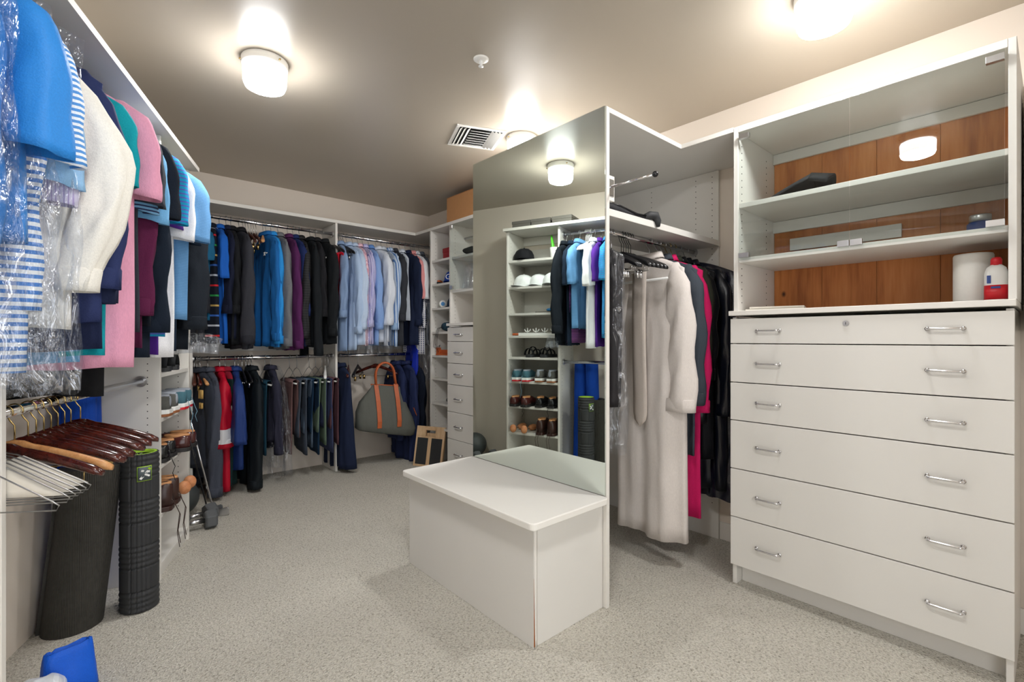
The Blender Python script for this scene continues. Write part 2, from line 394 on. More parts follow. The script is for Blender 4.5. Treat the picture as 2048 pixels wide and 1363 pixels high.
# stub of the next unit on the right
t = T('wall_desk', 'thick cream wall shelf ending beside the near dresser', 'shelf', (2.5, -.25, 1.175))
B('desk_slab', 'melamine_edge', t, 2.30, XW, -.6, .068, 1.175, 1.262); B('wall_panel', 'melamine', t, 2.56, XW, -.6, .072, 1.263, 2.06)

# ---------------------------------------------------------------- mirror peninsula
XM, Y0, Y1 = 1.659, 1.267, 2.205
t = T('mirror_peninsula', 'cream peninsula closet with full-height mirror on its outer side', 'closet unit', (2.2, 1.73, 0))
B('side_panel', 'melamine_edge', t, XM, XM + .021, Y0, Y1, 0, 2.143)
B('end_panel', 'melamine', t, XM + .022, XW - .022, Y1 - .02, Y1, 0, 2.12)
pl_ = MB().prism([(XM + .0215, Y0), (2.275, Y0), (2.275, 1.003), (XW - .001, 1.003), (XW - .001, Y1), (XM + .0215, Y1)], 2.1205, 2.143).build('top_panel', 'melamine', t, bevel=.0015, world=True)
B('shelf', 'melamine', t, XM + .0215, XW - .022, Y0 + .006, 1.67, 1.681, 1.712)
B('wall_liner', 'melamine', t, XW - .021, XW - .001, 1.283, Y1 - .021, 0, 2.12)
holes(t, [(XW - .0212, yy, .2 + .032 * k) for k in range(60) for yy in (1.32, 1.42, 1.72)], (1, 0, 0))
holes(t, [(XM + .0212, yy, .2 + .032 * k) for k in range(60) for yy in (1.36,)], (1, 0, 0))
holes(t, [(xx, Y1 - .0202, .2 + .032 * k) for k in range(46) for xx in (1.76,)], (0, 1, 0))
rd = MB().tube([(XM + .022, 1.43, 1.665), (XW - .022, 1.43, 1.665)], .0125, 14).build('hanging_rod', 'chrome', t, True, world=True)
for xx, s_ in ((XM + .0215, 1), (XW - .0215, -1)): MB().tube([(xx, 1.43, 1.665), (xx + s_ * .012, 1.43, 1.665)], .024, 16).build('rod_socket', 'dull_chrome', rd, world=True)
vb = B('valet_block', 'melamine_edge', t, XM + .0215, XM + .08, 1.285, 1.303, 1.752, 1.862)
MB().box(XM + .034, XM + .072, 1.281, 1.2848, 1.77, 1.845).build('valet_plate', 'chrome', vb, bevel=.002, world=True)
m = MB().tube([(XM + .053, 1.28, 1.812), (XM + .053, 1.07, 1.812)], .0055, 12)
vr = m.build('valet_rod', 'chrome', vb, True, world=True)
MB().ball((XM + .053, 1.066, 1.812), .0125, 14, 10).build('knob', 'black_plastic', vb, True, world=True)
mi = MB().box(XM - .0065, XM - .0005, Y0 + .004, Y1 - .002, .482, 2.143).build('mirror_pane', 'mirror_silver', t, world=True)
# bench
t = T('bench', 'cream box bench with white top in front of the mirror', 'bench', (1.44, 1.73, 0))
xb, yb0, yb1 = 1.243, 1.283, 2.2
B('front_panel', 'melamine', t, xb, xb + .018, yb0, yb1, 0, .452)
sp = B('side_panel', 'melamine', t, xb + .0185, XM - .003, yb0 + .003, yb0 + .021, 0, .452)
B('side_panel', 'melamine', t, xb + .0185, XM - .003, yb1 - .018, yb1, 0, .452)
# lifted edge banding at the near corner, raw board showing in the gap
m = MB().grid(lambda u, v: (xb + .001 + .016 * u + .0, yb0 - .0012 - (.0065 * max(0, (.58 - v) / .58) ** 1.3) * (1 - u), .452 * v), 3, 14)
m.build('edge_band', 'melamine_edge', t, True, solid=.0012, world=True)
MB().box(xb + .0006, xb + .0165, yb0 - .0006, yb0 - .0001, .005, .26).build('raw_edge', 'exposed_wood', t, world=True)
MB().prism(rpoly(1.203, XM - .007, 1.247, 2.212, .022), .4525, .48).build('bench_top', 'bench_top', t, bevel=.004, world=True)

# ---------------------------------------------------------------- far right: chest, glass cabinet, shelf tower
XT = 2.40
chest(2.27, 2.462, 3.383, 'cream drawer chest beyond the mirror, beside the shelf tower', 1.28, (2.628, 3.217), None)
ct = B('countertop', 'melamine_edge', None, 2.262, XW - .014, 2.4, 3.392, 1.258, 1.28, .002); tag(ct, 'cream counter slab on the far drawer chest', 'countertop')
t = T('wall_cabinet', 'cream cabinet with clear glass door above the far drawer chest', 'cabinet', (2.57, 3.0, 1.28))
B('side_panel', 'melamine', t, XT, XW - .002, 3.532, 3.55, 0, 2.154); B('side_panel', 'melamine', t, XT, XW - .002, 2.21, 2.23, 1.281, 2.154)
for z in (1.87, 1.575): B('shelf', 'melamine', t, XT + .014, XW - .002, 2.2305, 3.5315, z - .02, z)
g = MB().box(XT - .008, XT - .002, 2.9, 3.528, 1.58, 2.15).build('glass_door', 'pane_glass', t, bevel=.0008, world=True)
for z in (1.60, 2.13): MB().box(XT - .012, XT + .004, 3.49, 3.531, z - .016, z + .016).build('hinge', 'dull_chrome', g, bevel=.001, world=True)
B('filler_panel', 'melamine', t, XT + .02, XT + .038, 3.394, 3.531, 0, 1.257)
holes(t, [(xx, 3.5318, 1.3 + .032 * k) for k in range(26) for xx in (XT + .05, XT + .28)], (0, 1, 0))
rd = MB().tube([(XT + .16, 3.5315, 2.05), (XT + .16, 2.2305, 2.05)], .012, 12).build('hanging_rod', 'dull_chrome', t, True, world=True)
t = T('shelf_tower', 'narrow cream shelf tower in the far right corner', 'shelf unit', (2.57, 3.7, 0))
B('side_panel', 'melamine', t, XT, XW - .002, 3.85, 3.87, 0, 2.154)
TZ = [1.875, 1.655, 1.435, 1.215, 1.00, .79, .565, .34]
for z in TZ: B('shelf', 'melamine', t, XT + .008, XW - .002, 3.5505, 3.8495, z - .02, z)
B('back_panel', 'melamine', t, XW - .012, XW - .0025, 3.5505, 3.8495, .0, 2.154)
holes(t, [(xx, 3.8498, .2 + .032 * k) for k in range(60) for xx in (XT + .05, XT + .27)], (0, 1, 0))
tp = MB().prism([(XT - .002, 2.206), (XW - .001, 2.206), (XW - .001, YB - .001), (.50, YB - .001), (.44, 4.132), (XT - .002, 4.132)], 2.1545, 2.182).build('closet_top_shelf', 'melamine', bevel=.0015)
tag(tp, 'long cream top shelf turning the far corner above the hanging rods', 'shelf')

# ---------------------------------------------------------------- back closet
RY, RZU, RZL = 4.19, 2.066, 1.003
t = T('closet_divider', 'tall cream divider panel splitting the far hanging rods', 'panel', (1.625, 4.29, 0))
B('panel', 'melamine_edge', t, 1.615, 1.634, 4.135, YB - .001, 0, 2.154)
t = T('closet_end_panel', 'cream end panel at the angled corner of the far closet', 'panel', (.565, 4.29, 0))
B('panel', 'melamine', t, .556, .575, 4.135, YB - .001, 0, 2.154)
def rod(x0, x1, z, label):
    t = T('closet_rod', label, 'rod', ((x0 + x1) / 2, RY, z))
    MB().tube([(x0 + .002, RY, z), (x1 - .002, RY, z)], .0145, 16).build('tube', 'chrome', t, True, world=True)
    for xx, s_ in ((x0, 1), (x1, -1)): MB().tube([(xx + s_ * .001, RY, z), (xx + s_ * .01, RY, z)], .026, 16).build('flange', 'dull_chrome', t, world=True)
rod(.576, 1.614, RZU, 'upper chrome rod carrying dark sweaters and jackets'); rod(.576, 1.614, RZL, 'lower chrome rod carrying hoodies and folded trousers')
rod(1.635, XW, RZU, 'upper chrome rod carrying pale dress shirts'); rod(1.635, 2.39, RZL, 'lower chrome rod carrying the canvas bag')
for x0, x1, z, lb in ((.577, 1.613, 1.10, 'cream mounting rail below the dark sweaters'), (1.636, XW - .001, 1.10, 'cream mounting rail below the dress shirts')):
    tag(B('mounting_rail', 'melamine', None, x0, x1, YB - .017, YB - .001, z - .05, z + .05), lb, 'rail')

# ---------------------------------------------------------------- left closet (own frame: x toward the room, y along the run)
RL = -LA
def LB(name, mat, par, n0, n1, t0, t1, z0, z1, bevel=.0015): return MB().box(n0, n1, t0, t1, z0, z1).build(name, mat, par, bevel=bevel)
WI = WB + .001
t = T('left_top_shelf', 'long cream shelf above the row of shirts along the angled wall', 'shelf', L0, RL)
LB('board', 'melamine', t, WI, .045, -2.7, .53, 2.12, 2.14)
LB('front_edge', 'melamine_edge', t, .0452, .047, -2.7, .53, 2.118, 2.142, 0)
t = T('shoe_tower', 'cream shoe shelf tower below the end of the shirt row', 'shelf unit', L0, RL)
for tt in (-.004, .5): LB('side_panel', 'melamine_edge', t, WI, 0, tt, tt + .019, 0, 2.119)
SZ = [1.858, 1.618, 1.38, 1.178, .985, .770, .546, .31, .075]
for z in SZ: LB('shelf', 'melamine', t, WI + .006, -.002, .0155, .4995, z - .02, z)
LB('toe_kick', 'melamine', t, -.03, -.012, .0155, .4995, 0, .0545)
LB('back_panel', 'melamine', t, WI, WI + .0055, .0155, .4995, .0, 2.0); LB('back_rail', 'melamine', t, WI + .006, WI + .022, .0155, .4995, 2.04, 2.118)
m = MB()
for k in range(58):
    for n in (-.05, -.27):
        for tt in (-.0042, .4992): m.tube([(n, tt - .0004, .2 + .032 * k), (n, tt + .0004, .2 + .032 * k)], .0027, 6)
o = m.build('pin_holes', 'dark', t); o['kind'] = 'stuff'  # dark discs in place of the shade within each hole
t = T('left_partition', 'cream partition panel at the near end of the wooden hangers', 'panel', LF(0, -1.19), RL)
MB().box(WI, 0, -.0095, .0095, 0, 2.119).build('panel', 'melamine_edge', t, bevel=.0015)
def lrod(t0, t1, z, label, mat='chrome'):
    t = T('closet_rod', label, 'rod', LF(-.075, (t0 + t1) / 2, z), RL); h = (t1 - t0) / 2
    MB().tube([(0, -h, 0), (0, h, 0)], .0145, 16).build('tube', mat, t, True)
    for s_ in (-1, 1): MB().tube([(0, s_ * h, 0), (0, s_ * (h - .009), 0)], .026, 16).build('flange', 'dull_chrome', t)
ZLU, ZLL = 2.06, .95
lrod(-1.178, -.006, ZLU, 'chrome rod carrying the polos on the angled wall'); lrod(-1.178, -.006, ZLL, 'low chrome rod carrying the dark wooden hangers')
lrod(-2.6, -1.202, ZLU, 'chrome rod carrying the bagged blue shirts nearest the viewer')

# ---------------------------------------------------------------- hangers
def hook_mb(r=.0185, wire=.0018, flip=1, drop=.095):
    pts = []
    for k in range(13):
        a = radians(-25 + 205 * k / 12); pts.append((flip * r * cos(a), 0, r * sin(a)))
    pts += [(flip * -r * .92, 0, -.012), (flip * -r * .55, 0, -.028), (0, 0, -.042), (0, 0, -drop)]
    return MB().tube(pts, wire, 6)
_hc = {}
def hanger(style, loc, rz, label, group, w=.21, hook='steel_wire', bar=None, clips=False, flip=1, tube=False, tilt=0):
    t = T('hanger', label, 'hanger', loc, rz + radians(tilt), group)
    def part(key, name, mat, fn, smooth=True):
        k = (key, style, round(w, 3), mat, flip)
        if k in _hc:
            o = bpy.data.objects.new(name, _hc[k]); COL.objects.link(o); o.parent = t
        else:
            o = fn().build(name, mat, t, smooth); _hc[k] = o.data
        return o
    part('hook', 'hook', hook, lambda: hook_mb(flip=flip, wire=.002 if style != 'plastic' else .0028))
    def barmb():
        m = MB(); rings = []; n = 22
        if style == 'wire':
            P = [(0, 0, -.09), (w * .25, 0, -.105), (w * .93, 0, -.19), (w, 0, -.2), (w * .97, 0, -.212), (-w * .97, 0, -.212), (-w, 0, -.2), (-w * .93, 0, -.19), (-w * .25, 0, -.105), (0, 0, -.09)]
            return m.tube(P, .0018, 6)
        for k in range(n + 1):
            f = -1 + 2 * k / n; x = w * f; a = abs(f)
            z = -.103 - .075 * a ** 1.35 - .0 * a; h = .016 * (1 - .15 * a) + (.006 if a < .15 else 0); th = .0065 + (.008 * a if style == 'suit' else .001)
            if a > .97: h *= .6; th *= .7
            rings.append([(x, th * cos(2 * pi * j / 10), z + h * sin(2 * pi * j / 10)) for j in range(10)])
        return m.loft(rings)
    part('bar', 'bar', bar or {'wire': 'steel_wire', 'wood': 'mahogany', 'suit': 'mahogany', 'plastic': 'black_plastic'}[style], barmb)
    if tube: part('tube', 'trouser_tube', 'white_plastic' if tube is True else tube, lambda: MB().tube([(-w * .88, 0, -.212), (w * .88, 0, -.212)], .0062, 10))
    if clips:
        part('rod', 'clip_rod', 'brass' if clips != 'chrome' else 'chrome', lambda: MB().tube([(-w * .8, 0, -.165), (-w * .8, 0, -.195), (w * .8, 0, -.195), (w * .8, 0, -.165)], .002, 6))
        for s_ in (-1, 1):
            part('clip%d' % s_, 'clip', 'brass' if clips != 'chrome' else 'chrome', lambda s_=s_: MB().box(s_ * w * .55 - .009, s_ * w * .55 + .009, -.008, .008, -.225, -.186))
    return t

# ---------------------------------------------------------------- garments
def sg(x, p): return math.copysign(abs(x) ** p, x)
def torso(w, L, th, drop=.07, neck=.058, flare=0, amp=.012, seed=0, N=60, MM=18, z0=-.092, tuck=.93, lip=True):
    rnd = random.Random(seed); p1, p2, p3 = (rnd.uniform(0, 6.28) for _ in range(3)); fq = rnd.uniform(4.5, 7.5); lean = rnd.uniform(-.012, .012)
    rings = []
    def ring(a, b, z, s, k=1.0):
        out = []
        for i in range(N):
            an = 2 * pi * i / N; x = a * k * sg(cos(an), .8); y = b * k * sg(sin(an), .85)
            e = 1.35 * min(1, s * 1.8) * (.45 + .55 * s)
            q = x / w * fq
            y += amp * e * (sin(q + p1 + s * .5) + .55 * sin(q * 2.3 + p2 - s * .8)) + .35 * amp * min(1, s * 3) * noise.noise(Vector((x * 12, z * 5, seed * 5.1)))
            x2 = x + lean * s + .004 * noise.noise(Vector((x * 5, y * 5 + seed * 3.7, z * 3)))
            out.append((x2, y, z + (.004 * sin(x * 25 + p2) if s > .95 else 0)))
        return out
    for k in range(7):
        f = k / 6; rings.append(ring(neck + (w - neck) * f, .02 + .008 * sin(f * pi), z0 - drop * f ** 1.35, 0))
    for k in range(1, MM + 1):
        s = k / MM; z = z0 - drop - (L - drop) * s
        a = w * (1 - (1 - tuck) * min(1, s * 5)) + flare * s; b = .026 + (th - .026) * min(1, s * 2.5)
        rings.append(ring(a, b, z, s))
    if lip: rings.append(ring(a, b, z, 1, .985)); rings.append(ring(a, b, z + .05, 1, .9))
    return MB().loft(rings)
def sleeve(side, w, drop, ln, r0, r1, splay, seed, z0=-.092, yoff=0, cuff=0, N=22, K=14, bulge=0):
    rnd = random.Random(seed * 7 + side); p1, p2, p3 = (rnd.uniform(0, 6.28) for _ in range(3)); nf = rnd.choice((3, 4, 5))
    rings = []; top = z0 - drop * .55; sq = .82 if not cuff else .95
    def ringat(f, gr=0, k=1.0, dz=0):
        z = top - ln * f; xc = side * (w - .06 + (splay + .018) * sin(min(1, f * 2.2) * pi / 2) + bulge * sin(f * pi) ** 2)
        g = min(1, .35 + f * 4.5); rx = ((r0[0] + (r1[0] - r0[0]) * f) * g + gr) * k; ry = ((r0[1] + (r1[1] - r0[1]) * f) * g + gr) * k
        out = []
        for i in range(N):
            an = 2 * pi * i / N
            d = 1 + .13 * sin(nf * an + p1) * min(1, f * 1.6) * (0 if gr else 1)
            w2 = (.0055 * sin(f * 16 + 2.4 * cos(an) * 2 + p2) * min(1, f * 3) * (1 if cuff else .4)) if not gr else 0
            hem = (.012 * cos(an) * side * -1) if (not cuff and f > .9) else 0
            out.append((xc + rx * d * sg(cos(an), sq) + w2, yoff * f + ry * d * sg(sin(an), sq) + w2, z + dz + hem))
        return out
    for k in range(K + 1): rings.append(ringat(k / K))
    rings.append(ringat(1, 0, .96)); rings.append(ringat(1, 0, .8, .04))
    m = MB().loft(rings)
    if not cuff: return m, None
    f0 = 1 - cuff / ln
    return m, MB().loft([ringat(f0, .0005), ringat(f0 + (1 - f0) * .1, .003), ringat(.97, .003), ringat(1.005, .003), ringat(1.005, .001), ringat(1.0, -.01, 1, .03)])
def collar_mb(neck=.06, h=.03, z0=-.1, th=.032, open_=.012):
    rings = []
    for f, g in ((0, 0), (.5, .002), (1, .006), (1.1, .014), (.55, .02), (.05, .027)):
        rings.append([((neck + g) * cos(2 * pi * i / 22), (th + g * .7) * sin(2 * pi * i / 22), z0 + h * f + .006 * cos(4 * pi * i / 22) ) for i in range(22)])
    return MB().loft(rings, False, False)
_n = [0]; YO = {}
def garment(name, label, cat, loc, rz, mat, w=.2, L=.68, th=.036, sl='short', col=True, cuffm=None, colm=None, group=None, amp=.012, splay=.02,
            drop=.07, hg=('wire',), flare=0, jit=None, sln=None, seed=None, placket=None, srx=None, hlabel=None, bulge=0, tuck=.93, stail=0):
    _n[0] += 1; seed = seed or _n[0]; rnd = random.Random(seed * 13)
    jit = rnd.uniform(-7, 7) if jit is None else jit
    t = T(name, label, cat, loc, rz + radians(jit), group)
    torso(w, L, th, drop, flare=flare, amp=amp, seed=seed, tuck=tuck).build('body', mat, t, True)
    if sl:
        for s_ in (-1, 1):
            if sl == 'short':
                ln = sln or .24; m, c = sleeve(s_, w, drop, ln, (.062, .03), srx or (.07, .036), splay + .02, seed, yoff=rnd.uniform(-.015, .015), cuff=.0)
            else:
                ln = sln or .6; yo = rnd.uniform(-.03, .03); YO[(label, s_)] = yo; m, c = sleeve(s_, w, drop, ln, (.068, .034), srx or (.046, .032), splay, seed, yoff=yo, cuff=.06, bulge=bulge)
            so = m.build('sleeve', mat, t, True)
            if c: c.build('cuff', cuffm or mat, so, True)
    if col: collar_mb().build('collar', colm or mat, t, True, solid=.003)
    if placket: MB().grid(lambda u, v: (-.016 + .032 * u, -th - amp * 1.2 - .012, -.12 - (L - .05) * v), 2, 6).build('placket', placket, t, solid=.003)
    if hg:
        st = hg[0]; kw = dict(hg[1]) if len(hg) > 1 else {}
        hanger(st, loc, rz, 'hanger holding the ' + (hlabel or label), 'hangers in use', w=w * .93, flip=1, tilt=jit, **kw)
    return t
def trousers(label, loc, rz, mat, wd=.1, L1=.5, L2=.44, group=None, hg=None, seed=1, xo=0, z=-.2, th=.012, name='trousers', hlabel=None):
    rnd = random.Random(seed); t = T(name, label, 'trousers', loc, rz, group); p1, p2 = rnd.uniform(0, 6), rnd.uniform(0, 6)
    def half(sgn, L):
        rings = []
        for k in range(13):
            s = k / 12; zz = z - (L) * s
            ring = []
            for i in range(20):
                an = 2 * pi * i / 20; x = (wd - .012 * s + .004 * sin(6 * s + p1)) * sg(cos(an), .6)
                y = sgn * (.011 + th * .75 + .012 * s) + (th * (.75 + .5 * s)) * sg(sin(an), .8) + .006 * s * sin(x * 40 + p2 + s * 2)
                zt = zz + (.012 * (1 - abs(sin(an))) if k == 0 else 0) - (.018 * cos(an) if k == 12 else 0)
                ring.append((x + xo, y, zt))
            rings.append(ring)
        return MB().loft(rings)
    half(-1, L1).build('trouser_leg', mat, t, True); half(1, L2).build('trouser_leg', mat, t, True)
    m = MB(); rg = []
    for k in range(9):
        a = pi * k / 8; rr = .011 + th * 1.5
        rg.append([(xo - wd, -rr * cos(a), z + rr * sin(a) * .8 - .004), (xo + wd, -rr * cos(a), z + rr * sin(a) * .8 - .004)])
    m.add([p for r in rg for p in r], [(2 * k, 2 * k + 1, 2 * k + 3, 2 * k + 2) for k in range(8)]); m.build('fold', mat, t, True, solid=.004)
    if hg:
        kw = dict(hg[1]) if len(hg) > 1 else {}
        hanger(hg[0], loc, rz, 'hanger holding the ' + (hlabel or label), 'hangers in use', **kw)
    return t
def bag(label, loc, rz, w, L, th, mat='plastic_film', seed=1, z0=-.07, name='garment_bag', amp=.02, flare=.02):
    rnd = random.Random(seed); t = T(name, label, 'garment bag', loc, rz)
    m = torso(w, L, th, .08, .03, flare, amp, seed, N=48, MM=22, z0=z0, tuck=1.0, lip=False)
    n = 48; m.f = [f for f in m.f if len(f) == 4]
    vs = []
    for (x, y, z) in m.v:
        q = noise.noise_vector(Vector((x * 11 + seed, y * 16, z * 7))) * .016
        e = min(1, max(0, (z0 - z) * 4)); vs.append((x + q.x * e, y + q.y * e, z + q.z * e * (1.6 if z < z0 - L * .93 else .3)))
    m.v = vs; m.build('film', mat, t, True)
    return t

# ================================================================ clothes: left row (nearest first)
F = fabric
def LG(tt, z, name, label, cat, mat, **kw):
    kw.setdefault('group', 'clothes on the angled wall'); kw['w'] = kw.get('w', .2) * .93; off = kw.pop('off', 0); return garment(name, label, cat, LF(-.075 + off, tt, z - .012), RL, mat, **kw)
zu = ZLU
LG(-1.56, zu, 'polo_shirt', 'plain bright blue shirt at the left edge, in clear film', 'shirt', F((30, 120, 196), .6), w=.205, L=.90, th=.04, sl='long', sln=.82, splay=.0)
LG(-1.47, zu, 'polo_shirt', 'bright blue long-sleeved shirt in film, second from the left edge', 'shirt', F((26, 112, 188), .6), w=.2, L=.86, th=.04, sl='long', sln=.80, splay=.0)
LG(-1.375, zu, 'polo_shirt', 'bright blue short-sleeved polo with glossy film over its sleeve', 'shirt', F((44, 128, 204), .55), w=.205, L=.6, th=.038, sl='short', sln=.36, splay=.02, srx=(.075, .045), off=.02)
LG(-1.315, zu, 'polo_shirt', 'blue and white striped long shirt in clear film', 'shirt', F((238, 240, 240), .7, stripe=((70, 128, 200), .0185, .5)), w=.205, L=.88, th=.038, sl='long', sln=.7, splay=-.01)
LG(-1.265, zu, 'polo_shirt', 'blue and white striped short-sleeved polo behind the bright blue polo', 'shirt', F((236, 240, 244), .7, stripe=((84, 146, 212), .014, .5)), w=.2, L=.74, th=.03, sl='short', sln=.34)
LG(-1.24, zu, 'dress_shirt', 'pale sky blue shirt beside the partition, in clear film', 'shirt', F((150, 196, 236), .7), w=.2, L=.72, th=.026, sl='short', sln=.38, off=-0.02)
LG(-1.165, zu, 'dress_shirt', 'lavender pinstriped shirt just past the film bags', 'shirt', F((214, 206, 228), .75, stripe=((176, 160, 204), .008, .3), axis='X'), w=.195, L=.7, th=.026, sl='short', sln=.42, off=-0.03)
bag('clear dry-cleaning film over the two long blue shirts', LF(-.075, -1.515, zu), RL, .235, .93, .085, seed=3)
bag('clear dry-cleaning film over the bright blue polo and stripes', LF(-.075, -1.335, zu), RL, .225, .95, .07, seed=5, mat='plastic_film')
bag('empty crinkled clear film hanging beside the white shirt', LF(-.075, -1.2, zu), RL, .235, .98, .03, seed=9, mat='thin_film', amp=.028)
LG(-1.125, zu, 'dress_shirt', 'ivory dress shirt with buttoned cuff next to the clear film', 'shirt', F((240, 236, 226), .8), w=.172, drop=.1, L=.78, th=.034, sl='long', sln=.62, bulge=.07, srx=(.05, .04), splay=.03, off=0.03)
LG(-1.07, zu, 'dress_shirt', 'ivory dress shirt half hidden behind its ivory neighbour', 'shirt', F((232, 228, 218), .8), w=.17, L=.74, th=.026, sl='long', sln=.58, splay=.01, off=-0.01)
LG(-1.015, zu, 'blazer', 'navy blazer with wide sleeve beside the ivory shirts', 'jacket', F((40, 50, 92), .8), w=.215, L=.76, th=.036, sl='long', sln=.62, srx=(.056, .036), hg=('suit', {'bar': 'mahogany', 'hook': 'brass'}), bulge=.01, off=.01)
LG(-.962, zu, 'sweater', 'dark navy sweater with ribbed cuff next to the pink polo', 'sweater', F((28, 36, 66), .9), w=.21, L=.84, th=.032, sl='long', sln=.66, splay=.02, off=0)
LG(-.918, zu, 'polo_shirt', 'sky blue long-sleeved shirt hanging low behind the navy sweater', 'shirt', F((96, 166, 214), .85), w=.19, L=.88, th=.02, sl='long', sln=.8, splay=-.02, off=-0.04)
LG(-.882, zu, 'polo_shirt', 'teal green polo between navy sweater and pink polo', 'shirt', F((16, 158, 172), .85), w=.205, L=.86, th=.026, sl='short', sln=.28, off=0)
LG(-.83, zu, 'polo_shirt', 'large pink heather polo in the middle of the row', 'shirt', F((228, 160, 186), .9, heather=.04), w=.22, L=.9, th=.036, sl='short', sln=.30, srx=(.068, .044), splay=.01, off=0.035)
LG(-.725, zu, 'polo_shirt', 'charcoal polo just beyond the pink polo', 'shirt', F((48, 52, 60), .9), w=.2, L=.78, th=.026, sl='short', sln=.3, off=0.03)
LG(-.685, zu, 'polo_shirt', 'navy and pale blue fine striped polo under the charcoal sleeve', 'shirt', F((122, 176, 216), .85, stripe=((44, 54, 92), .013, .42)), w=.2, L=.72, th=.022, sl='short', sln=.32, off=0)
LG(-.60, zu, 'sweater', 'maroon long-sleeved sweater with ribbed cuff', 'sweater', F((92, 30, 66), .9), w=.2, L=.84, th=.028, sl='long', sln=.68, splay=.03, off=0.0)
LG(-.645, zu, 'polo_shirt', 'light blue polo with pointed sleeve above the maroon cuff', 'shirt', F((112, 172, 218), .85), w=.205, L=.7, th=.022, sl='short', sln=.34, off=0.01)
LG(-.55, zu, 'polo_shirt', 'black polo with folded collar near the end of the row', 'shirt', F((26, 32, 42), .9), w=.2, L=.76, th=.026, sl='short', sln=.30, off=0.03)
LG(-.495, zu, 'sweater', 'blue-black long-sleeved pullover with deep cuff', 'sweater', F((22, 32, 46), .9), w=.21, L=.88, th=.03, sl='long', sln=.74, splay=.03, srx=(.056, .036), off=0.0)
LG(-.42, zu, 'polo_shirt', 'turquoise and violet striped polo near the far end', 'shirt', F((26, 158, 204), .85, stripe=((92, 100, 190), .016, .35)), w=.21, L=.8, th=.028, sl='short', sln=.30, srx=(.066, .04), off=0.03)
LG(-.30, zu, 'polo_shirt', 'white polo with open sleeve hem near the far end', 'shirt', F((240, 240, 242), .85), w=.205, L=.88, th=.028, sl='short', sln=.34, srx=(.066, .042), off=.03)
LG(-.345, zu, 'polo_shirt', 'deep purple polo hanging low between white and slate polos', 'shirt', F((84, 40, 140), .85), w=.19, L=.87, th=.022, sl='short', sln=.3)
LG(-.175, zu, 'polo_shirt', 'slate blue ribbed polo last of the pale ones', 'shirt', F((110, 160, 204), .85, stripe=((84, 134, 184), .007, .5)), w=.21, L=.72, th=.026, sl='short', sln=.32, srx=(.064, .04), off=.05)
for k in range(5):
    hanger('plastic', LF(-.075, -.26 + k * .012, zu), RL, ['first', 'second', 'third', 'fourth', 'fifth'][k] + ' bare white hanger of the shirt row, counted toward the shoe tower', 'bare white hangers in the mirror', w=.19, hook='white_plastic', bar='white_plastic', tilt=(k - 2) * 1.5)
LG(-.13, zu, 'polo_shirt', 'pink and black fine striped polo beside the black pullover', 'shirt', F((190, 120, 200), .85, stripe=((36, 26, 60), .012, .55)), w=.2, L=.84, th=.022, sl='short', sln=.3, off=-.02)
LG(-.09, zu, 'polo_shirt', 'dark navy short-sleeved polo second from the shoe tower', 'shirt', F((24, 38, 56), .9), w=.205, L=.86, th=.024, sl='short', sln=.32)
LG(-.042, zu, 'sweater', 'black long-sleeved pullover at the end by the shoe tower', 'sweater', F((20, 26, 34), .9), w=.21, L=.86, th=.028, sl='long', sln=.72, splay=.04, srx=(.056, .036), off=0.02)
tag(torso(.1, .1, .03, .03, .03, 0, .01, 77).build('film_offcut', 'plastic_film', None, True), 'scrap of clear film dangling below the black pullover', 'plastic film', loc=LF(.16, -.0, 1.27), rz=RL)

# left lower rod: bare hangers
for k in range(7):
    hanger('suit', LF(-.075, -.92 + k * .042, ZLL), RL, ['dark mahogany hanger touching the pale one', 'second dark mahogany hanger beyond the pale one', 'third dark mahogany hanger beyond the pale one, with brass clips', 'fourth dark mahogany hanger beyond the pale one', 'fifth dark mahogany hanger beyond the pale one', 'sixth dark mahogany hanger beyond the pale one, with brass clips', 'seventh dark mahogany hanger beyond the pale one'][k], 'mahogany hangers on the low rod', w=.225, hook='brass', bar='mahogany', tilt=[4, -3, 2, -6, 5, -4, 3][k], clips=(k in (2, 5)))
hanger('suit', LF(-.075, -.985, ZLL), RL, 'single pale wood hanger among the mahogany hangers', 'mahogany hangers on the low rod', w=.225, hook='brass', bar='light_wood', tilt=-2)
hanger('suit', LF(-.075, -1.03, ZLL), RL, 'mahogany hanger nearest the partition, in front of the pale hanger', 'mahogany hangers on the low rod', w=.225, hook='brass', bar='mahogany', tilt=-6, clips=True)
hanger('suit', LF(-.075, -.60, ZLL), RL, 'mahogany hanger farthest along the low rod, by the blue mats', 'mahogany hangers on the low rod', w=.225, hook='brass', bar='mahogany', tilt=6)
for k in range(5):
    l_ = LF(-.075, -1.165 + k * .02, ZLL); t = hanger('wire', l_, RL, ['first', 'second', 'third', 'fourth', 'fifth'][k] + ' paper caped wire hanger counted from the partition', 'paper caped wire hangers', w=.21, hook='steel_wire', tilt=-10 + k * 2)
    m = MB().grid(lambda u, v: ((-1 + 2 * u) * (.06 + .14 * v), (.003 + .002 * k) * (1 if v else 1), -.11 - .085 * v - .012 * sin(u * pi) * (1 - v)), 9, 6)
    m.build('paper_cape', 'paper', t, True, solid=.002)
t = hanger('wire', LF(-.075, -1.215, ZLL + .0), RL, 'bare bent wire hanger sticking out lowest at the left', 'paper caped wire hangers', w=.22, hook='steel_wire', tilt=-14)
# small odds and ends of cloth hanging under the row
LG(-.775, zu, 'cardigan', 'black knit cardigan whose hem hangs below the pink polo', 'sweater', F((24, 24, 26), .95), w=.17, L=.99, th=.024, sl=None, tuck=1, amp=.016, off=-0.02)

